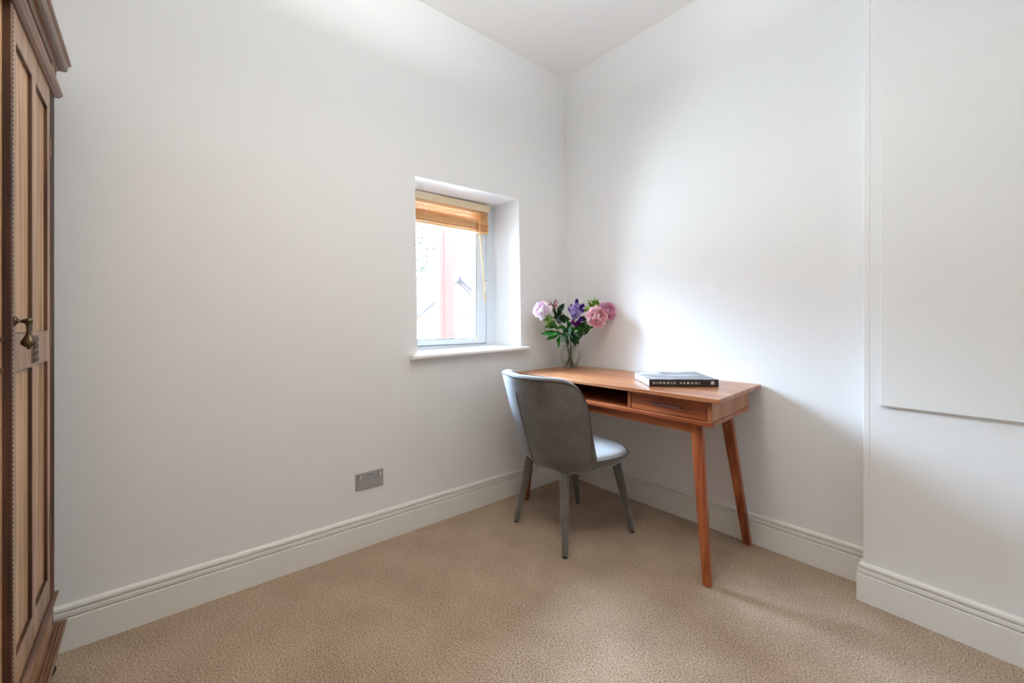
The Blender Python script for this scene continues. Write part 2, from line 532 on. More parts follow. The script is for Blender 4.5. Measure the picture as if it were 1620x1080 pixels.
for yy in (-0.17, 0.20):
    bm = bmesh.new()
    for k, xx in enumerate((0.0045, -0.0245)):
        pts = [(xx + 0.0012 * math.sin(j * 1.7 + k), yy + 0.006 * math.sin(j * 2.3 + yy * 9), -0.02 - 0.0165 * j) for j in range(10)]
        tube(bm, pts, 0.0012, 6)
        for j in range(9):
            y2 = yy + rnd.uniform(-0.012, 0.012)
            tube(bm, [(xx + 0.001, yy, -0.03 - 0.015 * j), (xx + 0.004, y2, -0.036 - 0.015 * j), (xx + 0.001, yy, -0.042 - 0.015 * j)], 0.0009, 5)
    link('ladder_cord', bm, M['cord'], bl)
    bm = bmesh.new(); lathe(bm, [(0.0, -0.176), (0.004, -0.175), (0.005, -0.171), (0.003, -0.168)], 12, (-0.004, yy, 0))
    link('cord_button', bm, M['steel'], bl)
# tilt wand and lift cord on the right
bm = bmesh.new(); tube(bm, [(0.016, 0.236, -0.040), (0.018, 0.243, -0.2), (0.016, 0.268, -0.43), (0.014, 0.290, -0.655)], 0.0042, 8)
link('tilt_wand', bm, M['slat'], bl)
bm = bmesh.new(); tube(bm, [(0.012, 0.205, -0.02), (0.013, 0.206, -0.2), (0.014, 0.2085, -0.6), (0.014, 0.2095, -0.895)], 0.0011, 6)
lc = link('lift_cord', bm, M['cord'], bl)
bm = bmesh.new(); lathe(bm, [(0.0025, 0.0), (0.0035, -0.003), (0.0065, -0.024), (0.0068, -0.028), (0.0, -0.029)], 14, (0.014, 0.2095, -0.893))
link('cord_tassel', bm, M['slat'], lc)

# ------------------------------------------------------------------ outside the small window
M['post'] = plain('red_post_paint', (0.085, 0.0175, 0.0130, 1), 0.6, var=0.2, vscale=18, spec=0.1)
M['render'] = plain('pale_render', srgb(246, 240, 232), 0.9)
M['rooftile'] = plain('roof_tile', (0.05, 0.04, 0.038, 1), 0.8, spec=0.1)
M['barge'] = plain('bargeboard_grey', (0.0150, 0.0120, 0.0125, 1), 0.8, spec=0.05)
M['brickline'] = plain('brick_coping', (0.035, 0.017, 0.012, 1), 0.8, spec=0.05)
M['garden'] = plain('outside_paving', srgb(214, 208, 198), 0.9, var=0.1)
M['leafout'] = plain('outside_foliage', (0.022, 0.026, 0.016, 1), 0.8, var=0.5, vscale=5, spec=0.05)
bm = bmesh.new()
box(bm, -1.285, -1.19, -0.404, -0.245, -0.6, 2.9, 0.006)
box(bm, -1.1905, -1.187, -0.365, -0.357, -0.6, 2.9)
tag(link('steel_post', bm, M['post']), 'red painted steel post standing outside the small window', 'post')
hs = empty('neighbour_house', (-12.0, 6.6, -0.6), 0, 'pale rendered house with a pointed gable seen through the window', 'house')
gy, gz = 0.14, 3.40
def gabz(y): return gz - abs(y - gy) * (0.83 if y < gy else 0.74)
bm = bmesh.new()
ys = [-1.75, gy, 2.6]
fr = [bm.verts.new((0, y, gabz(y) - 0.1)) for y in ys]; fb = [bm.verts.new((0, y, 0)) for y in (ys[0], ys[2])]
br = [bm.verts.new((-6, y, gabz(y) - 0.1)) for y in ys]; bb = [bm.verts.new((-6, y, 0)) for y in (ys[0], ys[2])]
bm.faces.new((fb[0], fb[1], fr[2], fr[1], fr[0])); bm.faces.new((bb[0], bb[1], br[2], br[1], br[0]))
bm.faces.new((fb[0], fr[0], br[0], bb[0])); bm.faces.new((fb[1], fr[2], br[2], bb[1]))
link('gable_wall', bm, M['render'], hs)
for (ya, yb) in ((-2.0, gy), (gy, 2.9)):
    bm = bmesh.new()
    hexa(bm, [(0.25, ya, gabz(ya)), (0.25, yb, gabz(yb)), (-6.2, yb, gabz(yb)), (-6.2, ya, gabz(ya)),
              (0.25, ya, gabz(ya) + 0.10), (0.25, yb, gabz(yb) + 0.10), (-6.2, yb, gabz(yb) + 0.10), (-6.2, ya, gabz(ya) + 0.10)])
    link('roof_slope', bm, M['rooftile'], hs)
    bm = bmesh.new()
    hexa(bm, [(0.30, ya, gabz(ya) - 0.05), (0.30, yb, gabz(yb) - 0.05), (0.25, yb, gabz(yb) - 0.05), (0.25, ya, gabz(ya) - 0.05),
              (0.30, ya, gabz(ya) + 0.02), (0.30, yb, gabz(yb) + 0.02), (0.25, yb, gabz(yb) + 0.02), (0.25, ya, gabz(ya) + 0.02)])
    link('bargeboard', bm, M['barge'], hs)
bm = bmesh.new(); box(bm, 0.28, 0.33, gy - 0.035, gy + 0.035, gz - 0.22, gz + 0.12)
link('finial', bm, M['barge'], hs)
gw = empty('garden_wall', (-9.0, 4.0, -0.6), 0, 'low white garden wall with a brick coping below the gabled house', 'wall')
bm = bmesh.new(); box(bm, -0.2, 0, -5, 6, 0, 1.82); link('wall_face', bm, M['render'], gw)
bm = bmesh.new(); box(bm, -0.24, 0.04, -5, 6, 1.82, 1.88, 0.01); link('coping', bm, M['brickline'], gw)
tr = empty('garden_tree', (-24.0, 9.6, -0.6), 0, 'sunlit pale green tree behind the gabled house', 'tree')
bm = bmesh.new(); tube(bm, [(0, 0, 0), (0.1, 0.1, 1.5), (0, 0.3, 3.2), (0.2, 0.2, 4.6)], 0.2, 8, r_end=0.08); link('trunk', bm, M['barge'], tr)
bm = bmesh.new()
rnd = random.Random(5)
for k in range(420):
    a = rnd.uniform(0, 2 * PI); u = rnd.uniform(-1, 1); rr = 2.6 * rnd.uniform(0.75, 1.05)
    c = Vector((rr * math.sqrt(1 - u * u) * math.cos(a), rr * math.sqrt(1 - u * u) * math.sin(a), 6.2 + 2.6 * u))
    d1 = Vector((rnd.uniform(-1, 1), rnd.uniform(-1, 1), rnd.uniform(-1, 1))).normalized() * 0.16
    d2 = d1.cross(Vector((rnd.uniform(-1, 1), rnd.uniform(-1, 1), rnd.uniform(-1, 1)))).normalized() * 0.09
    quad(bm, c - d1, c - d2, c + d1, c + d2)
link('crown', bm, M['leafout'], tr, recalc=False)

# ------------------------------------------------------------------ added pendant for fill light, unseen above the frame
M['lampmetal'] = plain('lamp_plaster', srgb(226, 224, 220), 0.7)
PL = (1.35, -1.75)
fl = empty('pendant_lamp', (PL[0], PL[1], H), 0, 'white bowl pendant uplighter hanging from the ceiling', 'lamp')
bm = bmesh.new(); lathe(bm, [(0.0, -0.004), (0.05, -0.004), (0.05, -0.03), (0.0, -0.04)], 32, close=False); link('ceiling_rose', bm, M['lampmetal'], fl, smooth=True)
bm = bmesh.new()
for k in range(3):
    a = 2 * PI * k / 3
    tube(bm, [(0.01 * math.cos(a), 0.01 * math.sin(a), -0.03), (0.180 * math.cos(a), 0.180 * math.sin(a), -0.52)], 0.0025, 8)
link('suspension_wires', bm, M['lampmetal'], fl)
bm = bmesh.new(); lathe(bm, [(0.0, -0.66), (0.05, -0.655), (0.12, -0.62), (0.17, -0.565), (0.19, -0.51), (0.185, -0.51), (0.165, -0.56), (0.117, -0.612), (0.05, -0.645), (0.0, -0.65)], 48, close=False)
link('lamp_shade', bm, M['lampmetal'], fl, smooth=True)
up_o.parent = fl; up_o.location = (0, 0, -0.53)
dn_o.parent = fl; dn_o.location = (0, 0, -0.675)

# ------------------------------------------------------------------ double socket
M['brushed'] = plain('brushed_steel', srgb(164, 163, 165), 0.38, metal=0.2, bump=0.05, bscale=200)
M['dark'] = plain('black_hole', (0.006, 0.006, 0.007, 1), 0.5)
M['rocker'] = plain('metal_rocker', srgb(205, 198, 196), 0.3, metal=0.35)
M['ringplastic'] = plain('pale_socket_insert', srgb(196, 192, 186), 0.5)
so = empty('wall_socket', (lwx(0.33), -1.5305, 0.3325), 0, 'brushed steel double socket with USB slots low on the window wall', 'socket')
bm = bmesh.new(); box(bm, -0.004, 0.006, -0.0735, 0.0735, -0.0435, 0.0435, 0.0028, seg=3); link('faceplate', bm, M['brushed'], so)
for sy in (-1, 1):
    c = 0.043 * sy
    yk = -0.052 if sy < 0 else 0.052
    bm = bmesh.new(); box(bm, 0.005, 0.0064, yk - 0.0075, yk + 0.0075, 0.009, 0.0345); sw = link('switch_recess', bm, M['dark'], so)
    bm = bmesh.new(); box(bm, 0.006, 0.0105, yk - 0.0052, yk + 0.0066, 0.0105, 0.0330, 0.0012); link('rocker', bm, M['rocker'], sw)
    cc = -0.034 if sy < 0 else 0.032
    for (dy, dz, hw, hh, rw, rh) in ((0, 0.006, 0.0023, 0.0046, 0.0052, 0.0085), (-0.011, -0.016, 0.0036, 0.0019, 0.0068, 0.0062), (0.011, -0.016, 0.0036, 0.0019, 0.0068, 0.0062)):
        bm = bmesh.new(); lathe(bm, [(1.0, 0.0), (1.0, 0.0006), (0, 0.0006)], 20, (0, 0, 0), (1, 0, 0))
        for v in bm.verts: v.co = Vector((v.co.x + 0.006, v.co.y * rw + cc + dy, v.co.z * rh + dz))
        ins = link('pin_surround', bm, M['ringplastic'], so)
        bm = bmesh.new(); box(bm, 0.006, 0.0070, cc + dy - hw, cc + dy + hw, dz - hh, dz + hh); link('pin_hole', bm, M['dark'], ins)
    ys_ = -0.064 if sy < 0 else 0.065
    bm = bmesh.new(); lathe(bm, [(0.0036, 0.006), (0.0036, 0.0068), (0.0026, 0.0072), (0, 0.0072)], 16, (0, ys_, 0.0), (1, 0, 0)); sc = link('screw', bm, M['steel'], so)
    bm = bmesh.new(); box(bm, 0.0066, 0.0075, ys_ - 0.003, ys_ + 0.003, -0.0005, 0.0005); link('screw_slot', bm, M['dark'], sc)
for yk in (-0.0095, 0.0095):
    bm = bmesh.new(); box(bm, 0.0055, 0.0068, yk - 0.0085, yk + 0.0085, 0.0215, 0.0315, 0.0005); us = link('usb_surround', bm, M['ringplastic'], so)
    bm = bmesh.new(); box(bm, 0.006, 0.0072, yk - 0.0065, yk + 0.0065, 0.0245, 0.0295); link('usb_slot', bm, M['dark'], us)

# ------------------------------------------------------------------ desk
DK, DM, DL = srgb(76, 30, 12), srgb(136, 64, 30), srgb(174, 100, 56)
M['desk_u'] = wood('desk_timber_long', DK, DM, DL, axis=0, rough=0.38, coat=0.15)
M['desk_top'] = wood('desk_timber_top', srgb(104, 54, 28), srgb(150, 90, 54), srgb(180, 124, 84), axis=0, rough=0.36, coat=0.25)  # paler than the other timber: window reflection on the top put into colour
M['desk_v'] = wood('desk_timber_cross', srgb(136, 80, 48), srgb(160, 100, 62), srgb(180, 124, 84), axis=2, rough=0.4, coat=0.1, scale=0.7)
M['desk_z'] = wood('desk_timber_leg', DK, DM, DL, axis=2, rough=0.4, coat=0.1)
M['bronze'] = plain('bronzed_handle', srgb(96, 68, 60), 0.35, metal=0.6)
desk = empty('writing_desk', (0.106, -0.622, 0), 0, 'reddish brown wooden desk with splayed legs standing in the room corner', 'desk')
SH = -0.09
def dmesh(name, bm, mat, parent=desk):
    # the desk is very slightly out of square: sheared in its own frame
    for v in bm.verts: v.co.x += SH * v.co.y
    return link(name, bm, mat, parent)
bm = bmesh.new(); box(bm, 0, 1.27, 0, 0.602, 0.811, 0.830, 0.0022); dmesh('tabletop', bm, M['desk_top'])
bm = bmesh.new(); box(bm, 1.212, 1.232, 0.028, 0.53, 0.724, 0.8112, 0.001); dmesh('side_panel', bm, M['desk_v'])
bm = bmesh.new(); box(bm, 0.038, 0.058, 0.028, 0.53, 0.724, 0.8112, 0.001); dmesh('side_panel', bm, M['desk_v'])
bm = bmesh.new(); box(bm, 0.058, 1.212, 0.515, 0.528, 0.724, 0.8112); dmesh('back_panel', bm, M['desk_u'])
bm = bmesh.new(); box(bm, 0.034, 1.236, 0.024, 0.534, 0.704, 0.7238, 0.002); dmesh('base_board', bm, M['desk_u'])
bm = bmesh.new(); box(bm, 0.815, 0.833, 0.030, 0.515, 0.724, 0.8112, 0.001); dmesh('divider', bm, M['desk_z'])
bm = bmesh.new()
box(bm, 0.8360, 1.2085, 0.032, 0.048, 0.7262, 0.8070, 0.0014)
box(bm, 0.842, 0.852, 0.048, 0.46, 0.728, 0.79); box(bm, 1.193, 1.203, 0.048, 0.46, 0.728, 0.79); box(bm, 0.852, 1.193, 0.45, 0.46, 0.728, 0.79); box(bm, 0.852, 1.193, 0.048, 0.45, 0.728, 0.734)
dr = dmesh('drawer', bm, M['desk_u'])
bm = bmesh.new()
box(bm, 0.958, 1.104, 0.003, 0.012, 0.7635, 0.7700, 0.0012)
box(bm, 0.966, 0.973, 0.011, 0.033, 0.7635, 0.7700, 0.001); box(bm, 1.089, 1.096, 0.011, 0.033, 0.7635, 0.7700, 0.001)
dmesh('handle', bm, M['bronze'], dr)
def leg(top, foot, ts, fs, zt=0.7045):
    bm = bmesh.new()
    t = bmesh.new()
    hexa(t, [(foot[0], foot[1], 0.001), (foot[0] + fs[0], foot[1], 0.001), (foot[0] + fs[0], foot[1] + fs[1], 0.001), (foot[0], foot[1] + fs[1], 0.001),
             (top[0], top[1], zt), (top[0] + ts[0], top[1], zt), (top[0] + ts[0], top[1] + ts[1], zt), (top[0], top[1] + ts[1], zt)])
    bmesh.ops.bevel(t, geom=t.edges[:], offset=0.0018, segments=2, affect='EDGES')
    merge(bm, t)
    return dmesh('leg', bm, M['desk_z'])
leg((1.122, 0.060), (1.178, 0.062), (0.052, 0.034), (0.033, 0.030))
leg((1.122, 0.425), (1.196, 0.562), (0.052, 0.040), (0.036, 0.030))
leg((0.096, 0.060), (0.000, 0.062), (0.052, 0.034), (0.033, 0.030))
leg((0.096, 0.425), (0.030, 0.562), (0.052, 0.040), (0.036, 0.030))
bm = bmesh.new(); box(bm, 0.148, 1.124, 0.066, 0.088, 0.655, 0.7042, 0.0012); dmesh('front_rail', bm, M['desk_u'])
bm = bmesh.new(); box(bm, 0.148, 1.124, 0.435, 0.457, 0.655, 0.7042, 0.0012); dmesh('rear_rail', bm, M['desk_u'])
for u in (1.146, 0.104):
    bm = bmesh.new(); box(bm, u, u + 0.022, 0.092, 0.430, 0.672, 0.7042, 0.0012); dmesh('side_rail', bm, M['desk_v'])

# ------------------------------------------------------------------ chair
def velvet(name, base, var=0.16, sheen=0.9):
    m, nt, p = new_mat(name)
    L = nt.links
    tc = nt.nodes.new('ShaderNodeTexCoord')
    n = nt.nodes.new('ShaderNodeTexNoise'); n.inputs['Scale'].default_value = 9; n.inputs['Detail'].default_value = 6; n.inputs['Distortion'].default_value = 0.8
    L.new(tc.outputs['Object'], n.inputs['Vector'])
    cr = nt.nodes.new('ShaderNodeValToRGB'); e = cr.color_ramp.elements
    e[0].position = 0.34; e[0].color = tuple(c * (1 - var) for c in base[:3]) + (1,)
    e[1].position = 0.68; e[1].color = tuple(c * (1 + var) for c in base[:3]) + (1,)
    L.new(n.outputs['Fac'], cr.inputs['Fac']); L.new(cr.outputs['Color'], p.inputs['Base Color'])
    p.inputs['Roughness'].default_value = 0.75
    p.inputs['Specular IOR Level'].default_value = 0.2
    p.inputs['Sheen Weight'].default_value = sheen
    p.inputs['Sheen Roughness'].default_value = 0.4
    p.inputs['Sheen Tint'].default_value = (0.85, 0.9, 1.0, 1)
    b = nt.nodes.new('ShaderNodeBump'); b.inputs['Strength'].default_value = 0.15; b.inputs['Distance'].default_value = 0.003
    n2 = nt.nodes.new('ShaderNodeTexNoise'); n2.inputs['Scale'].default_value = 300
    L.new(tc.outputs['Object'], n2.inputs['Vector'])
    L.new(n2.outputs['Fac'], b.inputs['Height']); L.new(b.outputs['Normal'], p.inputs['Normal'])
    return m
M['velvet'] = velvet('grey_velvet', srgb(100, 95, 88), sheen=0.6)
M['velvet_seat'] = velvet('grey_velvet_brushed_nap', srgb(186, 188, 192), 0.08, 1.0)  # same grey velvet, lightened: window light on the seat put into the colour
M['piping'] = plain('dark_piping', srgb(62, 60, 62), 0.6)
M['rubberfoot'] = plain('black_glide', srgb(20, 20, 20), 0.5)
chair = empty('dining_chair', (0.555, -0.593, 0), math.atan2(-0.14, 0.99), 'grey velvet tub chair with curved back pushed under the desk', 'chair')
# z, half width a, front f, back b
TAB = [(0.370, 0.195, 0.150, -0.190), (0.386, 0.232, 0.185, -0.228), (0.41, 0.262, 0.208, -0.250), (0.46, 0.298, 0.232, -0.270),
       (0.60, 0.298, 0.215, -0.312), (0.75, 0.298, 0.20, -0.356), (0.89, 0.298, 0.19, -0.398)]
def sgnp(v, p): return math.copysign(abs(v) ** p, v)
def shell_pt(phi, z, inset=0.0):
    a, F, B = lerp_tab(TAB, z)
    fc = (F + B) / 2; b = (F - B) / 2
    n = 3.6 if math.sin(phi) > 0 else 2.4
    p = Vector(((a - inset) * sgnp(math.cos(phi), 2 / n), fc + (b - inset) * sgnp(math.sin(phi), 2 / n), z))
    if p.y < fc and inset <= 0.001 and z < 0.80:      # slight crease down the middle of the outer back
        p.y -= 0.009 * max(0.0, 1 - abs(p.x) / 0.11) * min(1.0, (0.80 - z) / 0.05)
    return p
ZS = 0.462
ZT = 0.882
# stations around the rim: (phi, ztop)
st = []
half = []
for k in range(20):                      # front centre (90deg) to the wing (-5deg)
    half.append((math.radians(90 - 108 * (k / 20) ** 0.9), ZS))
for k in range(33):                      # wing edge, shoulder, back top
    al = PI / 2 * (1 - k / 32)           # 90deg = at the wing, 0 = rear centre
    x = math.sin(al) ** (2 / 6.5); zz = math.cos(al) ** (2 / 3.6)
    half.append((math.radians(-90 + x * (72 + 14 * min(1, zz))), ZS + (ZT - ZS) * min(1, zz) if k else ZS))
st = half[:-1] + [(math.radians(-90), ZT)] + [(PI - p, z) if True else None for p, z in half[-2:0:-1]]
bm = bmesh.new()
NO, NI, NC = 16, 12, 5
rows = []
for phi, zt in st:
    h = zt - ZS
    sm = min(1, h / 0.10); sm = sm * sm * (3 - 2 * sm)
    th = 0.012 + 0.036 * sm
    row = []
    z0s = [0.370, 0.376, 0.386, 0.398, 0.412, 0.430]
    for z in z0s: row.append(shell_pt(phi, z))
    zc = zt - th * 0.30
    for k in range(NO - len(z0s)):
        z = 0.446 + (zc - 0.446) * k / (NO - len(z0s) - 1) if zc > 0.446 else 0.446
        row.append(shell_pt(phi, z))
    for k in range(1, NC + 1):           # rounded rim
        a = PI * k / (NC + 1)
        ins = th / 2 * (1 - math.cos(a))
        row.append(shell_pt(phi, zc + th * 0.30 * math.sin(a), ins))
    for k in range(NI):
        z = zc + (0.452 - zc) * k / (NI - 1)
        row.append(shell_pt(phi, z, th))
    rows.append([bm.verts.new(p) for p in row])
ns = len(rows)
for i in range(ns):
    a, b = rows[i], rows[(i + 1) % ns]
    for k in range(len(a) - 1):
        bm.faces.new((a[k], b[k], b[k + 1], a[k + 1]))
bm.faces.new([r_[0] for r_ in rows])
bmesh.ops.remove_doubles(bm, verts=bm.verts[:], dist=0.0002)
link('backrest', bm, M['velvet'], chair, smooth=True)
# seat cushion
bm = bmesh.new()
NP = 72
rings = []
for (ins, z) in ((0.020, 0.440), (0.012, 0.456), (0.014, 0.466), (0.022, 0.474), (0.045, 0.481), (0.09, 0.487), (0.16, 0.490)):
    ring = []
    for k in range(NP):
        phi = 2 * PI * k / NP
        p = shell_pt(phi, 0.462, ins)
        if p.y < -0.05:                  # cushion tucks inside the tub
            p.x *= 0.90 + 0.10 * max(0, (p.y + 0.25) / 0.2) if abs(p.x) > 0.1 else 1
            p.y = max(p.y, -0.235)
        ring.append(bm.verts.new((p.x, p.y, z)))
    rings.append(ring)
for a, b in zip(rings[:-1], rings[1:]):
    for k in range(NP): bm.faces.new((a[k], a[(k + 1) % NP], b[(k + 1) % NP], b[k]))
bm.faces.new(rings[0][::-1]); bm.faces.new(rings[-1])
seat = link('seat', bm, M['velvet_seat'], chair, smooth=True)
# piping along the rim
bm = bmesh.new()
pts = []
for phi, zt in st:
    h = zt - ZS
    sm = min(1, h / 0.10)
    pts.append(shell_pt(phi, zt - 0.004 - 0.010 * sm, -0.0012))
clean = [pts[0]]
for p in pts[1:]:
    if (p - clean[-1]).length > 0.004: clean.append(p)
tube(bm, clean, 0.0022, 8, closed=True)
bmesh.ops.remove_doubles(bm, verts=bm.verts[:], dist=0.00005)
link('piping', bm, M['piping'], chair, smooth=True)
# vertical dart seam down the middle of the outer back
bm = bmesh.new()
pts = []
for k in range(25):
    t_ = k / 24
    z = 0.795 - (0.795 - 0.372) * t_
    p = shell_pt(-PI / 2, z)
    pts.append((-0.004, p.y - 0.0002, z))
tube(bm, pts, 0.0024, 6)
link('seam', bm, M['piping'], chair, smooth=True)
for (tx, ty, fx, fy) in ((0.150, -0.180, 0.226, -0.236), (-0.150, -0.180, -0.216, -0.232), (0.188, 0.150, 0.222, 0.236), (-0.188, 0.150, -0.222, 0.236)):
    bm = bmesh.new()
    P0 = Vector((fx, fy, 0.012)); P1 = Vector((tx, ty, 0.385))
    ax = (P1 - P0); Lh = ax.length
    lathe(bm, [(0.0135, 0), (0.0150, 0.002), (0.0165, 0.02), (0.0235, Lh * 0.8), (0.0245, Lh)], 24, P0, ax)
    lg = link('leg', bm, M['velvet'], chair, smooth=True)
    bm = bmesh.new(); lathe(bm, [(0.010, -0.011), (0.012, -0.010), (0.0125, 0.003)], 20, P0, ax)
    link('glide', bm, M['rubberfoot'], lg)

# ------------------------------------------------------------------ book
ccx = Vector((0.997, -0.526, 0)); bx = Vector((1.223, -0.276, 0)) - ccx
bang = math.atan2(bx.y, bx.x)
BWd = bx.length
BDp = 0.285; BT = 0.036
M['bookblack'] = plain('book_spine_black', srgb(38, 32, 30), 0.35)
def cover_mat():
    m, nt, p = new_mat('book_cover_photograph')
    L = nt.links
    tc = nt.nodes.new('ShaderNodeTexCoord')
    mp = nt.nodes.new('ShaderNodeMapping'); mp.inputs['Scale'].default_value = (3.2, 8.5, 1); mp.inputs['Rotation'].default_value = (0, 0, 0.35)
    n = nt.nodes.new('ShaderNodeTexNoise'); n.inputs['Scale'].default_value = 1.5; n.inputs['Detail'].default_value = 2.5; n.inputs['Distortion'].default_value = 1.6
    cr = nt.nodes.new('ShaderNodeValToRGB'); e = cr.color_ramp.elements
    e[0].position = 0.40; e[0].color = srgb(52, 54, 58)
    e[1].position = 0.62; e[1].color = srgb(196, 198, 204)
    k = e.new(0.50); k.color = srgb(112, 115, 120)
    L.new(tc.outputs['Object'], mp.inputs[0]); L.new(mp.outputs[0], n.inputs['Vector']); L.new(n.outputs['Fac'], cr.inputs['Fac'])
    L.new(cr.outputs['Color'], p.inputs['Base Color']); p.inputs['Roughness'].default_value = 0.3
    return m
M['cover'] = cover_mat()
M['pages'] = plain('page_edges', srgb(240, 238, 234), 0.8, bump=0.2, bscale=400)
M['white_ink'] = plain('white_lettering', srgb(226, 222, 214), 0.6)
book = empty('book', (0.997, -0.526, 0.8305), bang, 'thick black and white coffee table book lying on the desk', 'book')
bm = bmesh.new(); box(bm, 0.004, BWd - 0.004, 0.003, BDp - 0.003, 0.0025, BT - 0.0025); link('pages', bm, M['pages'], book)
bm = bmesh.new(); box(bm, 0, BWd, 0.0, 0.003, 0.0, BT, 0.0009); spine = link('spine', bm, M['bookblack'], book)
bm = bmesh.new(); box(bm, 0, BWd, 0.002, BDp, 0.0, 0.0025); link('back_cover', bm, M['bookblack'], book)
bm = bmesh.new()
nx, ny = 12, 12
g = [[[bm.verts.new((BWd * i / nx, 0.002 + (BDp - 0.002) * j / ny, BT - 0.0022 * (1 - k) + (0.006 * (i / nx - 0.2) * (j / ny) ** 2 if i / nx > 0.2 else 0) + 0.002 * (j / ny) ** 3)) for k in (0, 1)] for j in range(ny + 1)] for i in range(nx + 1)]
for i in range(nx):
    for j in range(ny):
        for k in (0, 1): bm.faces.new((g[i][j][k], g[i + 1][j][k], g[i + 1][j + 1][k], g[i][j + 1][k]))
for i in range(nx):
    for j in (0, ny): bm.faces.new((g[i][j][0], g[i + 1][j][0], g[i + 1][j][1], g[i][j][1]))
for j in range(ny):
    for i in (0, nx): bm.faces.new((g[i][j][0], g[i][j + 1][0], g[i][j + 1][1], g[i][j][1]))
link('front_cover', bm, M['cover'], book)
fc = bpy.data.curves.new('title', 'FONT'); fc.body = 'GIORGIO ARMANI'; fc.size = 0.0150; fc.space_character = 1.78; fc.space_word = 1.1; fc.extrude = 0.0002; fc.offset = 0.00035
tmp = bpy.data.objects.new('title_tmp', fc); COL.objects.link(tmp)
bpy.context.view_layer.update()
dg = bpy.context.evaluated_depsgraph_get()
me = bpy.data.meshes.new_from_object(tmp.evaluated_get(dg))
xs = [v.co.x for v in me.vertices]; w0 = max(xs) - min(xs)
x_off = BWd * 0.052; sc_ = BWd * 0.675 / w0
for v in me.vertices:
    v.co = Vector((x_off + (v.co.x - min(xs)) * sc_, -0.0004 - v.co.z, BT * 0.38 + v.co.y * 0.90))
COL.objects.unlink(tmp); bpy.data.objects.remove(tmp)
me.materials.clear(); me.materials.append(M['white_ink'])
to = bpy.data.objects.new('title_lettering', me); COL.objects.link(to); to.parent = spine
bm = bmesh.new(); box(bm, BWd * 0.89, BWd * 0.935, -0.0006, 0.001, BT * 0.33, BT * 0.33 + 0.0145)
mk = link('publisher_mark', bm, M['white_ink'], spine)
bm = bmesh.new(); box(bm, BWd * 0.90, BWd * 0.926, -0.0008, 0.0, BT * 0.33 + 0.004, BT * 0.33 + 0.0055); box(bm, BWd * 0.905, BWd * 0.92, -0.0008, 0.0, BT * 0.33 + 0.008, BT * 0.33 + 0.0092)
link('mark_lines', bm, M['bookblack'], mk)

# ------------------------------------------------------------------ vase and flowers
def real_glass(name, ior=1.45, col=(1, 1, 1, 1), k=0.7):
    m = bpy.data.materials.new(name); m.use_nodes = True
    nt = m.node_tree; nt.nodes.clear()
    o = nt.nodes.new('ShaderNodeOutputMaterial')
    g = nt.nodes.new('ShaderNodeBsdfGlass'); g.inputs['IOR'].default_value = ior; g.inputs['Roughness'].default_value = 0.0; g.inputs['Color'].default_value = col
    t = nt.nodes.new('ShaderNodeBsdfTransparent'); t.inputs['Color'].default_value = col
    mx = nt.nodes.new('ShaderNodeMixShader'); mx.inputs[0].default_value = k
    nt.links.new(t.outputs[0], mx.inputs[1]); nt.links.new(g.outputs[0], mx.inputs[2]); nt.links.new(mx.outputs[0], o.inputs[0])
    return m
M['vaseglass'] = real_glass('clear_vase_glass', 1.45, (0.97, 0.98, 0.975, 1), 0.35)
M['water'] = real_glass('vase_water', 1.2, (0.97, 0.98, 0.96, 1), 0.35)
VX, VY, VZ = 0.181, -0.193, 0.831
vase = empty('glass_vase', (VX, VY, VZ), 0, 'round clear glass vase of water on the far end of the desk', 'vase')
VP = [(0.0, 0.0), (0.043, 0.0), (0.048, 0.004), (0.052, 0.018), (0.062, 0.045), (0.071, 0.072), (0.0755, 0.092), (0.074, 0.108), (0.067, 0.122), (0.062, 0.134), (0.0625, 0.146), (0.066, 0.156)]
bm = bmesh.new()
inner = [(max(r_ - 0.004, 0), h_ + (0.007 if h_ < 0.01 else 0)) for r_, h_ in VP]
inner[0] = (0, 0.008)
lathe(bm, VP + [(0.0655, 0.158), (0.0635, 0.158)] + inner[::-1][:-1] + [(0, 0.008)], 48, close=False)
link('vase_body', bm, M['vaseglass'], vase, smooth=True)
bm = bmesh.new()
wp = [(0, 0.0085), (0.038, 0.0085), (0.044, 0.012), (0.0475, 0.019), (0.0575, 0.045), (0.0668, 0.072), (0.0711, 0.092), (0.0705, 0.101), (0.0, 0.101)]
lathe(bm, wp, 40, close=False)
link('water', bm, M['water'], vase, smooth=False)

def petal_mat(name, c0, c1, noise_sc=30):
    m, nt, p = new_mat(name)
    L = nt.links
    tc = nt.nodes.new('ShaderNodeTexCoord'); n = nt.nodes.new('ShaderNodeTexNoise'); n.inputs['Scale'].default_value = noise_sc
    cr = nt.nodes.new('ShaderNodeValToRGB'); e = cr.color_ramp.elements
    e[0].position = 0.35; e[0].color = c0; e[1].position = 0.65; e[1].color = c1
    L.new(tc.outputs['Object'], n.inputs['Vector']); L.new(n.outputs['Fac'], cr.inputs['Fac']); L.new(cr.outputs['Color'], p.inputs['Base Color'])
    p.inputs['Roughness'].default_value = 0.7; p.inputs['Specular IOR Level'].default_value = 0.25
    tr_ = nt.nodes.new('ShaderNodeBsdfTranslucent'); L.new(cr.outputs['Color'], tr_.inputs['Color'])
    mx = nt.nodes.new('ShaderNodeMixShader'); mx.inputs[0].default_value = 0.38
    out = [x for x in nt.nodes if x.type == 'OUTPUT_MATERIAL'][0]
    L.new(p.outputs[0], mx.inputs[1]); L.new(tr_.outputs[0], mx.inputs[2]); L.new(mx.outputs[0], out.inputs[0])
    return m
M['pet_white'] = petal_mat('peony_white_pink', srgb(252, 230, 244), srgb(255, 252, 254))
M['pet_pink'] = petal_mat('peony_pink', srgb(240, 184, 194), srgb(253, 234, 236))
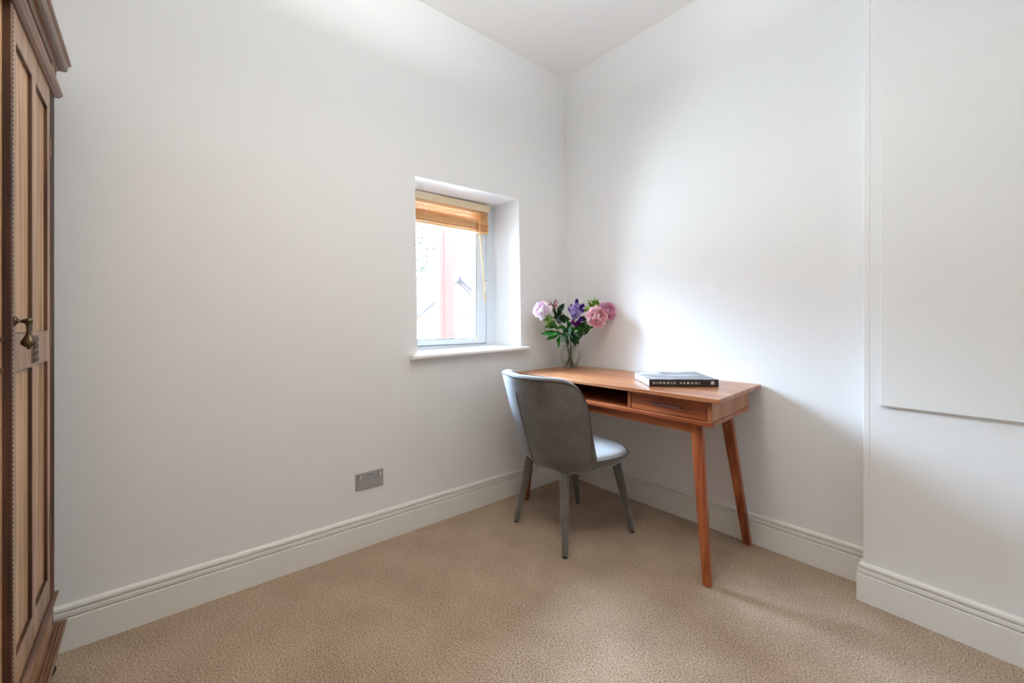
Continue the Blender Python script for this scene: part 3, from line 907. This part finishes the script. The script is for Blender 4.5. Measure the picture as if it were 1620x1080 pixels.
M['pet_mauve'] = petal_mat('peony_mauve', srgb(230, 164, 200), srgb(250, 218, 234))
M['pet_lav'] = petal_mat('stock_lavender', srgb(172, 146, 226), srgb(226, 214, 250))
M['pet_pur'] = petal_mat('stock_purple', srgb(66, 30, 130), srgb(112, 68, 176))
M['pet_magenta'] = petal_mat('stock_magenta', srgb(104, 22, 110), srgb(158, 60, 150))
M['pet_dusty'] = petal_mat('dusty_pink_florets', srgb(176, 98, 112), srgb(222, 160, 166))
M['leaf'] = petal_mat('leaf_green', srgb(22, 72, 24), srgb(58, 128, 48), 20)
M['leaf_dark'] = petal_mat('leaf_dark_green', srgb(18, 48, 26), srgb(46, 88, 52), 20)
M['leaf_lime'] = petal_mat('leaf_lime', srgb(88, 128, 40), srgb(150, 182, 84), 26)
M['leaf_blue'] = petal_mat('leaf_blue_green', srgb(58, 110, 92), srgb(128, 168, 150), 20)
M['stem'] = plain('stem_green', srgb(104, 128, 62), 0.5, var=0.3, vscale=30)
M['stem_dark'] = plain('stem_dark_green', srgb(52, 66, 42), 0.5)
M['rust'] = plain('rust_buds', srgb(134, 74, 56), 0.7, var=0.3, vscale=60)

def petal(bm, base, d, up, L_, W_, cup, rnd, mi=0, ruf=0.12):
    """cupped petal: grows from base along d, bending to 'up'"""
    d = d.normalized(); side = d.cross(up)
    if side.length < 1e-4: side = Vector((1, 0, 0))
    side.normalize(); nrm = side.cross(d).normalized()
    nu, nv = 5, 4
    grid = []
    for i in range(nu + 1):
        t = i / nu
        w = W_ * math.sin(PI * min(0.94, 0.12 + 0.80 * t)) ** 0.7
        row = []
        for j in range(-nv // 2, nv // 2 + 1):
            s = j / (nv / 2)
            p = base + d * (L_ * t * (1 - 0.10 * s * s)) + side * (w * s * 0.5) + nrm * (cup * L_ * (t * t * 0.75 + 0.30 * s * s * t))
            p += nrm * L_ * ruf * t * rnd.uniform(-1, 1) + d * L_ * 0.05 * t * rnd.uniform(-1, 1)
            row.append(bm.verts.new(p))
        grid.append(row)
    for i in range(nu):
        for j in range(nv):
            f = bm.faces.new((grid[i][j], grid[i][j + 1], grid[i + 1][j + 1], grid[i + 1][j])); f.material_index = mi

def bloom_mesh(center, axis, R, n, rnd):
    bm = bmesh.new()
    axis = axis.normalized()
    up = Vector((0, 0, 1)) if abs(axis.z) < 0.9 else Vector((1, 0, 0))
    e1 = axis.cross(up).normalized(); e2 = axis.cross(e1)
    base = center - axis * R * 0.45
    for k in range(n):
        t = k / n
        ang = k * 2.39996 + rnd.uniform(-0.2, 0.2)
        open_ = math.radians(10 + 84 * t ** 0.75)
        rad = e1 * math.cos(ang) + e2 * math.sin(ang)
        d = axis * math.cos(open_) + rad * math.sin(open_)
        L_ = R * (0.85 + 0.26 * t) * rnd.uniform(0.88, 1.12)
        petal(bm, base + rad * R * 0.10 * t, d, -rad, L_, R * rnd.uniform(0.95, 1.25), rnd.uniform(0.35, 0.6), rnd, 0, 0.07)
    return bm

def blade(bm, base, d, L_, W_, droop=0.25, fold=0.18, twist=0.0, mi=0):
    d = d.normalized()
    up = Vector((0, 0, 1))
    side = d.cross(up)
    if side.length < 0.05: side = Vector((1, 0, 0))
    side.normalize()
    side = Matrix.Rotation(twist, 3, d) @ side
    nrm = side.cross(d).normalized()
    n = 8
    rows = []
    for i in range(n + 1):
        t = i / n
        w = W_ * (math.sin(PI * t ** 0.8) ** 0.85 if 0 < t < 1 else 0.0) + 0.0006
        c = base + d * L_ * t + Vector((0, 0, -1)) * droop * L_ * t * t
        rows.append([bm.verts.new(c - side * w / 2 + nrm * fold * w / 2), bm.verts.new(c), bm.verts.new(c + side * w / 2 + nrm * fold * w / 2)])
    for a, b in zip(rows[:-1], rows[1:]):
        for k in (0, 1):
            f = bm.faces.new((a[k], a[k + 1], b[k + 1], b[k])); f.material_index = mi

def bez(p0, p1, p2, n=10):
    p0, p1, p2 = Vector(p0), Vector(p1), Vector(p2)
    return [p0 * (1 - t) ** 2 + p1 * 2 * t * (1 - t) + p2 * t * t for t in [i / n for i in range(n + 1)]]

RTC = Vector((0.647, 0.7625, 0))     # to the right as the camera stands
DEP = Vector((-0.7625, 0.647, 0))    # away from the camera
def vp(r_, h_, d_=0.0):
    """point relative to the vase base: right, height, depth"""
    return RTC * r_ + DEP * d_ + Vector((0, 0, h_))

rnd = random.Random(11)
def stem_path(head, foot_r, foot_d):
    neck = vp(head.dot(RTC) * 0.15, 0.148, head.dot(DEP) * 0.12)
    foot = vp(foot_r, 0.014, foot_d)
    a = [foot + (neck - foot) * (i / 4) for i in range(4)]
    b = bez(neck, neck + (neck - foot) * 0.45 + Vector((0, 0, 0.02)), head, 10)
    return a + b

def flower(name, label, cat, head, foot, stem_mat='stem', r=0.0024, group=None):
    root = empty(name, (VX, VY, VZ), 0, label, cat, group)
    path = stem_path(head, *foot)
    bm = bmesh.new(); tube(bm, path, r, 7); link('stem', bm, M[stem_mat], root, smooth=True)
    return root, path

# three peonies
K = 2.926 / 672
def px(x, y, d=0.0):
    """place a head by how far right of and above the vase foot it sits"""
    s = (2.926 + d) / 672
    return vp((x - 902) * s - 0.0 + (902 - 810) * (s - K), (582 - y) * s - (582 - 508.5) * (s - K), d)
for (nm, lab, hd, ax, R, n, mt, ft) in (
    ('peony', 'near-white peony leaning out to the left towards the window', px(855.5, 489.5, -0.09), Vector((0.30, -0.86, 0.34)), 0.056, 56, 'pet_white', (0.022, 0.012)),
    ('peony', 'pink peony facing the room, nearer of the two on the right', px(943.5, 501, -0.15), Vector((0.55, -0.83, 0.0)), 0.066, 60, 'pet_pink', (-0.028, 0.0)),
    ('peony', 'mauve pink peony close to the wall, rightmost flower in the vase', px(961.5, 492.5, -0.075), Vector((0.85, -0.45, 0.15)), 0.060, 60, 'pet_mauve', (-0.018, 0.016))):
    root, path = flower(nm, lab, 'flower', hd, ft)
    bm = bloom_mesh(hd, ax, R, n, rnd)
    link('bloom', bm, M[mt], root, smooth=True, recalc=False)
    bm = bmesh.new()
    a = ax.normalized()
    for k in range(5):
        dd = Matrix.Rotation(k * 1.26, 3, a) @ (a.orthogonal().normalized())
        blade(bm, hd - a * R * 0.5, dd + a * 0.1, R * 0.75, R * 0.4, 0.05)
    link('sepals', bm, M['leaf'], root, recalc=False)
    for k in (8, 10):
        bm = bmesh.new()
        p = path[k]; sd = random.Random(k + int(R * 1000)).uniform(-1, 1)
        blade(bm, p, Vector((sd, -0.5, 0.3)), 0.085, 0.034, 0.3, 0.2, 0.7)
        link('leaf', bm, M['leaf'], root, recalc=False)

# purple stock: upright spike of ruffled florets
hd = px(913, 494, -0.02)
root, path = flower('stock_flower', 'lavender and purple flower spike upright in the middle of the bouquet', 'flower', hd + Vector((0, 0, 0.05)), (0.0, -0.02), r=0.0028)
def floret(bm, c, R, rnd, n=9):
    ax = Vector((rnd.uniform(-1, 1), rnd.uniform(-1.2, 0.2), rnd.uniform(-0.2, 0.9))).normalized()
    e1 = ax.orthogonal().normalized(); e2 = ax.cross(e1)
    for k in range(n):
        a = k * 2.4; o_ = 0.5 + 0.8 * (k / n)
        rad = e1 * math.cos(a) + e2 * math.sin(a)
        petal(bm, c - ax * R * 0.3, ax * math.cos(o_) + rad * math.sin(o_), -rad, R * rnd.uniform(0.8, 1.1), R * 0.85, 0.2, rnd, 0, 0.14)
sets = {'pet_lav': [(0, -5), (-1, -9), (2, 3), (0, 10), (-4, -4), (3, -10), (-3, 8), (-6, -8), (0, -13), (6, -6), (-3, -1), (3, 1), (-8, 0), (8, 1), (0, 6), (-2, 11), (-5, 5), (9, -5), (4, 7)],
        'pet_pur': [(-9, -5), (2, -20), (9, -9), (11, -2), (8, 13), (5, -13), (-7, -11), (11, -12), (6, 16)],
        'pet_magenta': [(-1, 22), (3, 19), (-4, 18), (1, 26), (5, 24)]}
for mt, lst in sets.items():
    for (dx, dy) in lst:
        bm = bmesh.new()
        c = px(911 + dx, 494 + dy * 0.85, rnd.uniform(-0.055, 0.01) - 0.015)
        floret(bm, c, rnd.uniform(0.020, 0.026), rnd)
        link('floret', bm, M[mt], root, smooth=True, recalc=False)

# green sprays
def spray(label, head, foot, cluster_mat, n, spread, leaves, name='foliage_spray', leaf_mat='leaf_dark', bud=0.0055, squash=1.0):
    root, path = flower(name, label, 'foliage', head, foot, 'stem_dark', 0.0020)
    if n:
        bm = bmesh.new()
        for k in range(n):
            c = head + Vector((rnd.gauss(0, spread), rnd.gauss(0, spread), rnd.gauss(0, spread * squash)))
            if k % 3 == 0: tube(bm, [head + Vector((0, 0, -0.05)), (head + c) / 2 + Vector((0, 0, -0.01)), c], 0.0008, 4)
            bmesh.ops.create_icosphere(bm, subdivisions=1, radius=bud * rnd.uniform(0.6, 1.3), matrix=Matrix.Translation(c) @ Matrix.Rotation(rnd.uniform(0, 3), 4, 'X') @ Matrix.Diagonal((1, 0.7, 1.2, 1)))
            d = Vector((rnd.uniform(-1, 1), rnd.uniform(-1, 1), rnd.uniform(-0.3, 1)))
            blade(bm, c, d, bud * 3.0, bud * 1.2, 0.1)
        link('buds', bm, M[cluster_mat], root, recalc=False)
    if leaves:
        bm = bmesh.new()
        for (b, d, L_, W_, dr_) in leaves: blade(bm, b, d, L_, W_ * 1.55, dr_, 0.2, rnd.uniform(0.5, 1.3) * rnd.choice((-1, 1)))
        link('leaves', bm, M[leaf_mat], root, recalc=False)
    return root

def lf(x, y, x2, y2, W_=0.024, d=0.0, dr_=0.0, dd=0.0):
    a = px(x, y, d); b = px(x2, y2, d + dd)
    return (a, b - a, (b - a).length, W_, dr_)

spray('feathery lime green spray below the near-white peony', px(869, 508, -0.07), (0.02, -0.01), 'leaf_lime', 85, 0.022,
      [lf(880, 515, 862, 503, 0.012, -0.07), lf(880, 515, 868, 520, 0.012, -0.07), lf(884, 520, 872, 512, 0.012, -0.06)], leaf_mat='leaf')
spray('dusty pink and rust floret cluster behind the near-white peony', px(875, 483, 0.0), (0.012, 0.012), 'pet_dusty', 46, 0.017,
      [lf(882, 495, 893, 480, 0.026, 0.0), lf(882, 500, 889, 491, 0.022, -0.02), lf(878, 500, 876, 484, 0.020, -0.02)])
spray('mixed green bud spray left of the purple spike', px(883, 499, -0.03), (0.006, -0.016), 'leaf_dark', 50, 0.018,
      [lf(884, 512, 893, 496, 0.026, -0.02), lf(888, 508, 901, 506, 0.022, -0.03), lf(885, 513, 878, 502, 0.024, -0.05),
       lf(888, 499, 903, 506, 0.016, 0.0), lf(893, 512, 890, 498, 0.024, -0.03), lf(880, 520, 873, 505, 0.02, -0.05)])
spray('yellow green leafy tip standing above the pink peonies', px(940, 483, 0.03), (-0.02, 0.02), 'leaf_lime', 40, 0.016,
      [lf(938, 490, 946, 472, 0.016, 0.03), lf(938, 490, 951, 476, 0.014, 0.03), lf(938, 490, 941, 470, 0.014, 0.03), lf(936, 488, 930, 474, 0.012, 0.03),
       lf(934, 490, 925, 486, 0.020, 0.03), lf(930, 492, 924, 488, 0.018, 0.03), lf(936, 490, 952, 482, 0.014, 0.03), lf(938, 492, 934, 478, 0.014, 0.03)], leaf_mat='leaf_lime')
spray('bright green leaves hanging low on the left of the vase', px(882, 527, -0.08), (0.026, -0.005), None, 0, 0,
      [lf(884, 527, 855, 528, 0.028, -0.08, 0.0), lf(884, 528, 864, 538, 0.022, -0.09), lf(883, 528, 862, 524, 0.024, -0.08), lf(886, 530, 884, 552, 0.026, -0.09),
       lf(884, 526, 868, 532, 0.026, -0.10), lf(887, 532, 880, 542, 0.018, -0.09)], leaf_mat='leaf')
spray('long dark leaves spreading above the rim of the vase', px(903, 522, -0.06), (-0.006, 0.0), None, 0, 0,
      [lf(890, 526, 914, 538, 0.024, -0.09), lf(896, 524, 920, 534, 0.022, -0.08), lf(900, 530, 912, 548, 0.030, -0.07), lf(905, 532, 916, 545, 0.026, -0.05),
       lf(893, 530, 900, 546, 0.020, -0.09), lf(900, 520, 890, 534, 0.024, -0.05), lf(898, 520, 905, 508, 0.022, -0.05), lf(906, 535, 893, 522, 0.026, -0.03),
       lf(900, 528, 908, 516, 0.020, -0.09)], leaf_mat='leaf_dark')
spray('grey green leaves in front of the purple spike', px(903, 516, -0.09), (0.002, -0.03), None, 0, 0,
      [lf(901, 530, 903, 512, 0.014, -0.10), lf(893, 526, 906, 534, 0.014, -0.11), lf(890, 530, 898, 541, 0.014, -0.11), lf(906, 526, 918, 534, 0.012, -0.10),
       lf(888, 532, 890, 544, 0.014, -0.11), lf(878, 505, 888, 509, 0.012, -0.09)], leaf_mat='leaf_blue')
spray('dark leafy stem reaching right below the pink peonies', px(930, 508, -0.01), (-0.03, -0.006), None, 0, 0,
      [lf(918, 525, 935, 512, 0.030, -0.01), lf(912, 530, 928, 520, 0.032, -0.03), lf(914, 520, 929, 508, 0.026, 0.0), lf(910, 522, 922, 510, 0.030, -0.02),
       lf(918, 508, 932, 503, 0.026, 0.0), lf(908, 535, 922, 528, 0.028, -0.03), lf(924, 530, 936, 514, 0.018, -0.02), lf(912, 512, 925, 516, 0.024, -0.01),
       lf(915, 506, 927, 500, 0.022, 0.02)], leaf_mat='leaf_dark')

spray('small mid green leaves filling the centre of the bouquet', px(905, 512, -0.03), (0.010, 0.006), None, 0, 0,
      [lf(898, 532, 889, 516, 0.020, -0.04), lf(900, 532, 898, 514, 0.018, -0.05), lf(904, 534, 909, 518, 0.020, -0.04), lf(907, 534, 919, 522, 0.020, -0.05),
       lf(899, 536, 886, 526, 0.018, -0.06), lf(905, 536, 918, 536, 0.018, -0.07), lf(897, 522, 884, 514, 0.018, -0.04), lf(907, 520, 924, 520, 0.018, -0.05),
       lf(900, 540, 893, 534, 0.016, -0.07), lf(892, 518, 880, 520, 0.016, -0.04), lf(900, 518, 897, 504, 0.016, -0.02)], leaf_mat='leaf')

# ------------------------------------------------------------------ wardrobe (front faces +y)
OD, OM, OL = srgb(88, 56, 36), srgb(136, 98, 68), srgb(176, 140, 106)
M['oak'] = wood('wardrobe_oak_upright', OD, OM, OL, axis=2, rough=0.38, coat=0.25)
M['oak_h'] = wood('wardrobe_oak_level', OD, OM, OL, axis=0, rough=0.38, coat=0.25)
M['oak_pale'] = wood('wardrobe_oak_panel', srgb(128, 90, 60), srgb(176, 136, 98), srgb(206, 170, 130), axis=2, rough=0.45, coat=0.2)
M['oak_dark'] = wood('wardrobe_oak_dark', srgb(26, 12, 8), srgb(56, 30, 20), srgb(92, 56, 38), axis=2, rough=0.35, coat=0.25)
M['oak_dark_h'] = wood('wardrobe_oak_dark_level', srgb(60, 36, 24), srgb(96, 62, 42), srgb(138, 98, 70), axis=0, rough=0.35, coat=0.25)
M['brass'] = plain('aged_brass', srgb(92, 78, 62), 0.3, metal=0.8, var=0.25, vscale=60)
M['blacktin'] = plain('black_castor', srgb(24, 18, 16), 0.5)
FY = -2.636
wr = empty('wardrobe', (0, FY, 0), 0, 'tall antique carved oak wardrobe along the left edge of the view', 'wardrobe')
WX0, WX1 = 0.118, 1.66
DPT = 0.50
bm = bmesh.new(); box(bm, WX0, WX0 + 0.022, -DPT, 0.0, 0.12, 2.02, 0.004); link('side_panel', bm, M['oak_dark'], wr)
bm = bmesh.new(); box(bm, WX1 - 0.022, WX1, -DPT, 0.0, 0.12, 2.02, 0.004); link('side_panel', bm, M['oak_dark'], wr)
bm = bmesh.new(); box(bm, WX0 + 0.02, WX1 - 0.02, -DPT, -DPT + 0.012, 0.12, 2.02); link('back_panel', bm, M['oak'], wr)
bm = bmesh.new(); box(bm, WX0 + 0.02, WX1 - 0.02, -DPT + 0.01, -0.03, 0.25, 0.27); link('bottom_board', bm, M['oak_h'], wr)
# corner pilaster strip with a beaded edge
for xa, s_ in ((WX0, 1), (WX1, -1)):
    bm = bmesh.new()
    a, b = sorted((xa, xa + s_ * 0.064))
    box(bm, a, b, -0.03, -0.004, 0.26, 1.90, 0.003)
    tube(bm, [(xa + s_ * 0.020, -0.003, 0.27), (xa + s_ * 0.020, -0.003, 1.89)], 0.007, 10)
    tube(bm, [(xa + s_ * 0.046, -0.004, 0.27), (xa + s_ * 0.046, -0.004, 1.89)], 0.005, 10)
    pil = link('corner_post', bm, M['oak_dark'], wr)
    bm = bmesh.new()
    for k in range(150):
        c = Vector((xa + s_ * 0.003, -0.003, 0.275 + k * 0.0108))
        bmesh.ops.create_icosphere(bm, subdivisions=1, radius=0.0052, matrix=Matrix.Translation(c))
    link('bead_edge', bm, M['oak_dark'], pil, smooth=True)
# doors with two tall recessed panels above and below a carved middle rail
def door(x0, x1, handle_x):
    bm = bmesh.new()
    mx0, mx1 = x0 + (x1 - x0) * 0.447, x0 + (x1 - x0) * 0.54
    sw = 0.032
    box(bm, x0, x0 + sw, -0.026, 0.0, 0.275, 1.885, 0.0015)
    box(bm, x1 - sw, x1, -0.026, 0.0, 0.275, 1.885, 0.0015)
    for (a, b) in ((0.275, 0.350), (1.030, 1.120), (1.815, 1.885)):
        box(bm, x0 + sw - 0.001, x1 - sw + 0.001, -0.026, -0.0004, a, b, 0.0015)
    for (a, b) in ((0.349, 1.031), (1.119, 1.816)):
        box(bm, mx0, mx1, -0.026, -0.0004, a, b, 0.0015)
    d = link('door', bm, M['oak'], wr)
    for (pa, pb) in ((x0 + sw, mx0), (mx1, x1 - sw)):
        for (a, b) in ((0.350, 1.030), (1.120, 1.815)):
            bm = bmesh.new()
            box(bm, pa - 0.002, pb + 0.002, -0.024, -0.0085, a - 0.002, b + 0.002)
            link('door_panel', bm, M['oak_pale'], d)
            bm = bmesh.new()
            m_ = 0.003
            for (q0, q1, r0_, r1_) in ((pa, pa + m_, a, b), (pb - m_, pb, a, b), (pa, pb, a, a + m_), (pa, pb, b - m_, b)):
                box(bm, q0, q1, -0.010, -0.0008, r0_, r1_, 0.0008)
            link('panel_moulding', bm, M['oak_dark'], d)
    # carved block at the crossing
    bm = bmesh.new()
    cx_ = (mx0 + mx1) / 2
    box(bm, mx0 - 0.030, mx1 + 0.012, -0.001, 0.0012, 1.036, 1.113, 0.0008)
    for k in range(4):
        for s_ in (-1, 1):
            c = Vector((cx_ - 0.006 + s_ * 0.014, 0.0015, 1.047 + k * 0.018))
            lathe(bm, [(0.009, 0), (0.008, 0.002), (0.004, 0.0035), (0, 0.002)], 12, c, (0, 1, 0))
    link('carved_block', bm, M['oak_dark'], d)
    # brass drop pull
    if handle_x is not None:
        bm = bmesh.new()
        hx, hz = handle_x, 1.151
        lathe(bm, [(0.011, 0), (0.012, 0.002), (0.007, 0.005), (0.004, 0.007), (0.0035, 0.012), (0.0060, 0.014), (0.0055, 0.017), (0.0075, 0.019), (0.0080, 0.025), (0.005, 0.029), (0, 0.030)], 18, (hx, 0, hz), (0, 1, 0))
        hb = link('handle', bm, M['brass'], d, smooth=True)
        bm = bmesh.new()
        lathe(bm, [(r_ * 0.85, h_ * 0.84) for r_, h_ in [(0.006, 0.0), (0.0065, -0.006), (0.0045, -0.011), (0.0060, -0.014), (0.0045, -0.018), (0.0055, -0.028), (0.0085, -0.038), (0.0145, -0.050), (0.0165, -0.056), (0.015, -0.062), (0.009, -0.067), (0.004, -0.070), (0.0035, -0.074), (0, -0.076)]], 20, (hx, 0.0225, hz - 0.004))
        link('drop', bm, M['brass'], hb, smooth=True)
    hgx = x0 if handle_x and handle_x > (x0 + x1) / 2 else x1
    for hz in (0.5, 1.10, 1.7):
        bm = bmesh.new(); box(bm, hgx - 0.004, hgx + 0.004, -0.004, 0.002, hz - 0.03, hz + 0.03, 0.001)
        link('hinge', bm, M['brass'], d)
    return d
door(0.186, 0.655, 0.640)
door(1.125, 1.594, 1.140)
# beaded uprights and deep-set middle panel
for xa in (0.657, 1.111):
    bm = bmesh.new()
    box(bm, xa, xa + 0.012, -0.045, -0.001, 0.27, 1.89, 0.002)
    tube(bm, [(xa + 0.009, -0.002, 0.28), (xa + 0.009, -0.002, 1.88)], 0.0035, 10)
    up_ = link('upright', bm, M['oak_dark'], wr)
    bm = bmesh.new()
    for k in range(150):
        bmesh.ops.create_icosphere(bm, subdivisions=1, radius=0.0038, matrix=Matrix.Translation((xa + 0.0025, -0.001, 0.275 + k * 0.0108)))
    link('bead_edge', bm, M['oak_dark'], up_, smooth=True)
bm = bmesh.new(); box(bm, 0.668, 1.112, -0.05, -0.014, 0.27, 1.89, 0.001); link('middle_panel', bm, M['oak_pale'], wr)
bm = bmesh.new(); box(bm, 0.669, 1.111, -0.0145, -0.011, 1.035, 1.045, 0.001); box(bm, 0.669, 1.111, -0.0145, -0.011, 1.105, 1.115, 0.001); link('middle_moulding', bm, M['oak_dark_h'], wr)
# frieze and cornice
bm = bmesh.new(); box(bm, WX0 + 0.002, WX1 - 0.002, -0.03, -0.002, 1.885, 2.02, 0.002); fz = link('frieze', bm, M['oak_h'], wr)
bm = bmesh.new()
for k in range(300):
    bmesh.ops.create_icosphere(bm, subdivisions=1, radius=0.0034, matrix=Matrix.Translation((WX0 + 0.07 + k * 0.0046, 0.0, 1.932)))
link('bead_row', bm, M['oak_pale'], fz, smooth=True)
for xa in (WX0, WX1 - 0.06):
    bm = bmesh.new(); box(bm, xa - 0.006 if xa == WX0 else xa, xa + 0.06 if xa == WX0 else xa + 0.066, -0.03, 0.006, 1.922, 1.978, 0.002)
    for k in range(3): lathe(bm, [(0.010, 0), (0.008, 0.003), (0, 0.002)], 12, (xa + 0.03, 0.006, 1.935 + k * 0.015), (0, 1, 0))
    link('frieze_block', bm, M['oak'], wr)
def surround(name, prof, mat, zb, ends=True):
    """profile (out, z) carried round the left side, front and right side"""
    bm = bmesh.new()
    rings = []
    for (cx_, cy_, sx_, sy_) in ((WX0, -DPT, -1, 0), (WX0, 0.0, -1, 1), (WX1, 0.0, 1, 1), (WX1, -DPT, 1, 0)):
        rings.append([bm.verts.new((cx_ + sx_ * u, cy_ + sy_ * u, zb + v)) for u, v in prof])
    n = len(prof)
    for a, b in zip(rings[:-1], rings[1:]):
        for k in range(n): bm.faces.new((a[k], a[(k + 1) % n], b[(k + 1) % n], b[k]))
    bm.faces.new(rings[0][::-1]); bm.faces.new(rings[-1])
    return link(name, bm, mat, wr)
surround('frieze_moulding', [(-0.01, -0.010), (0.004, -0.010), (0.011, -0.006), (0.018, 0.004), (0.020, 0.010), (0.012, 0.016), (0.004, 0.024), (-0.01, 0.026)], M['oak_dark_h'], 1.895)
surround('cornice', [(-0.01, -0.010), (0.004, -0.010), (0.009, -0.005), (0.010, 0.0), (0.018, 0.001), (0.025, 0.005), (0.029, 0.012), (0.0305, 0.022), (0.0305, 0.028),
                     (0.034, 0.030), (0.037, 0.033), (0.037, 0.039), (0.030, 0.043), (-0.01, 0.046)], M['oak_dark_h'], 1.982)
bm = bmesh.new(); box(bm, WX0 - 0.02, WX1 + 0.02, -DPT, 0.02, 2.024, 2.034); link('top_board', bm, M['oak_h'], wr)
# base
surround('base_moulding', [(-0.01, 0.0), (0.000, 0.0), (0.004, 0.012), (0.010, 0.026), (0.012, 0.032), (0.002, 0.036), (-0.01, 0.038)], M['oak_dark_h'], 0.228)
surround('plinth', [(-0.01, 0.0), (0.006, 0.0), (0.010, 0.008), (0.018, 0.016), (0.024, 0.022), (0.0285, 0.030), (0.0285, 0.036), (0.024, 0.039), (0.0205, 0.036), (0.0165, 0.041),
                    (0.0125, 0.038), (0.0085, 0.044), (0.0045, 0.041), (0.002, 0.046), (-0.01, 0.048)], M['oak_dark_h'], 0.112)
bm = bmesh.new(); box(bm, WX0 + 0.006, WX1 - 0.006, -DPT, -0.004, 0.056, 0.113); link('base_frame', bm, M['oak_h'], wr)
bm = bmesh.new(); box(bm, WX0 + 0.004, WX1 - 0.004, -0.03, -0.001, 0.150, 0.232, 0.002); bd = link('base_drawer_front', bm, M['oak_h'], wr)
for fx in (WX0 + 0.020, WX1 - 0.020):
    for fy in (-0.018, -DPT + 0.05):
        bm = bmesh.new(); lathe(bm, [(0.012, 0.0), (0.022, 0.006), (0.027, 0.020), (0.022, 0.034), (0.014, 0.040), (0.020, 0.048), (0.020, 0.056)], 20, (fx, fy, 0.001))
        link('foot', bm, M['blacktin'], wr, smooth=True)
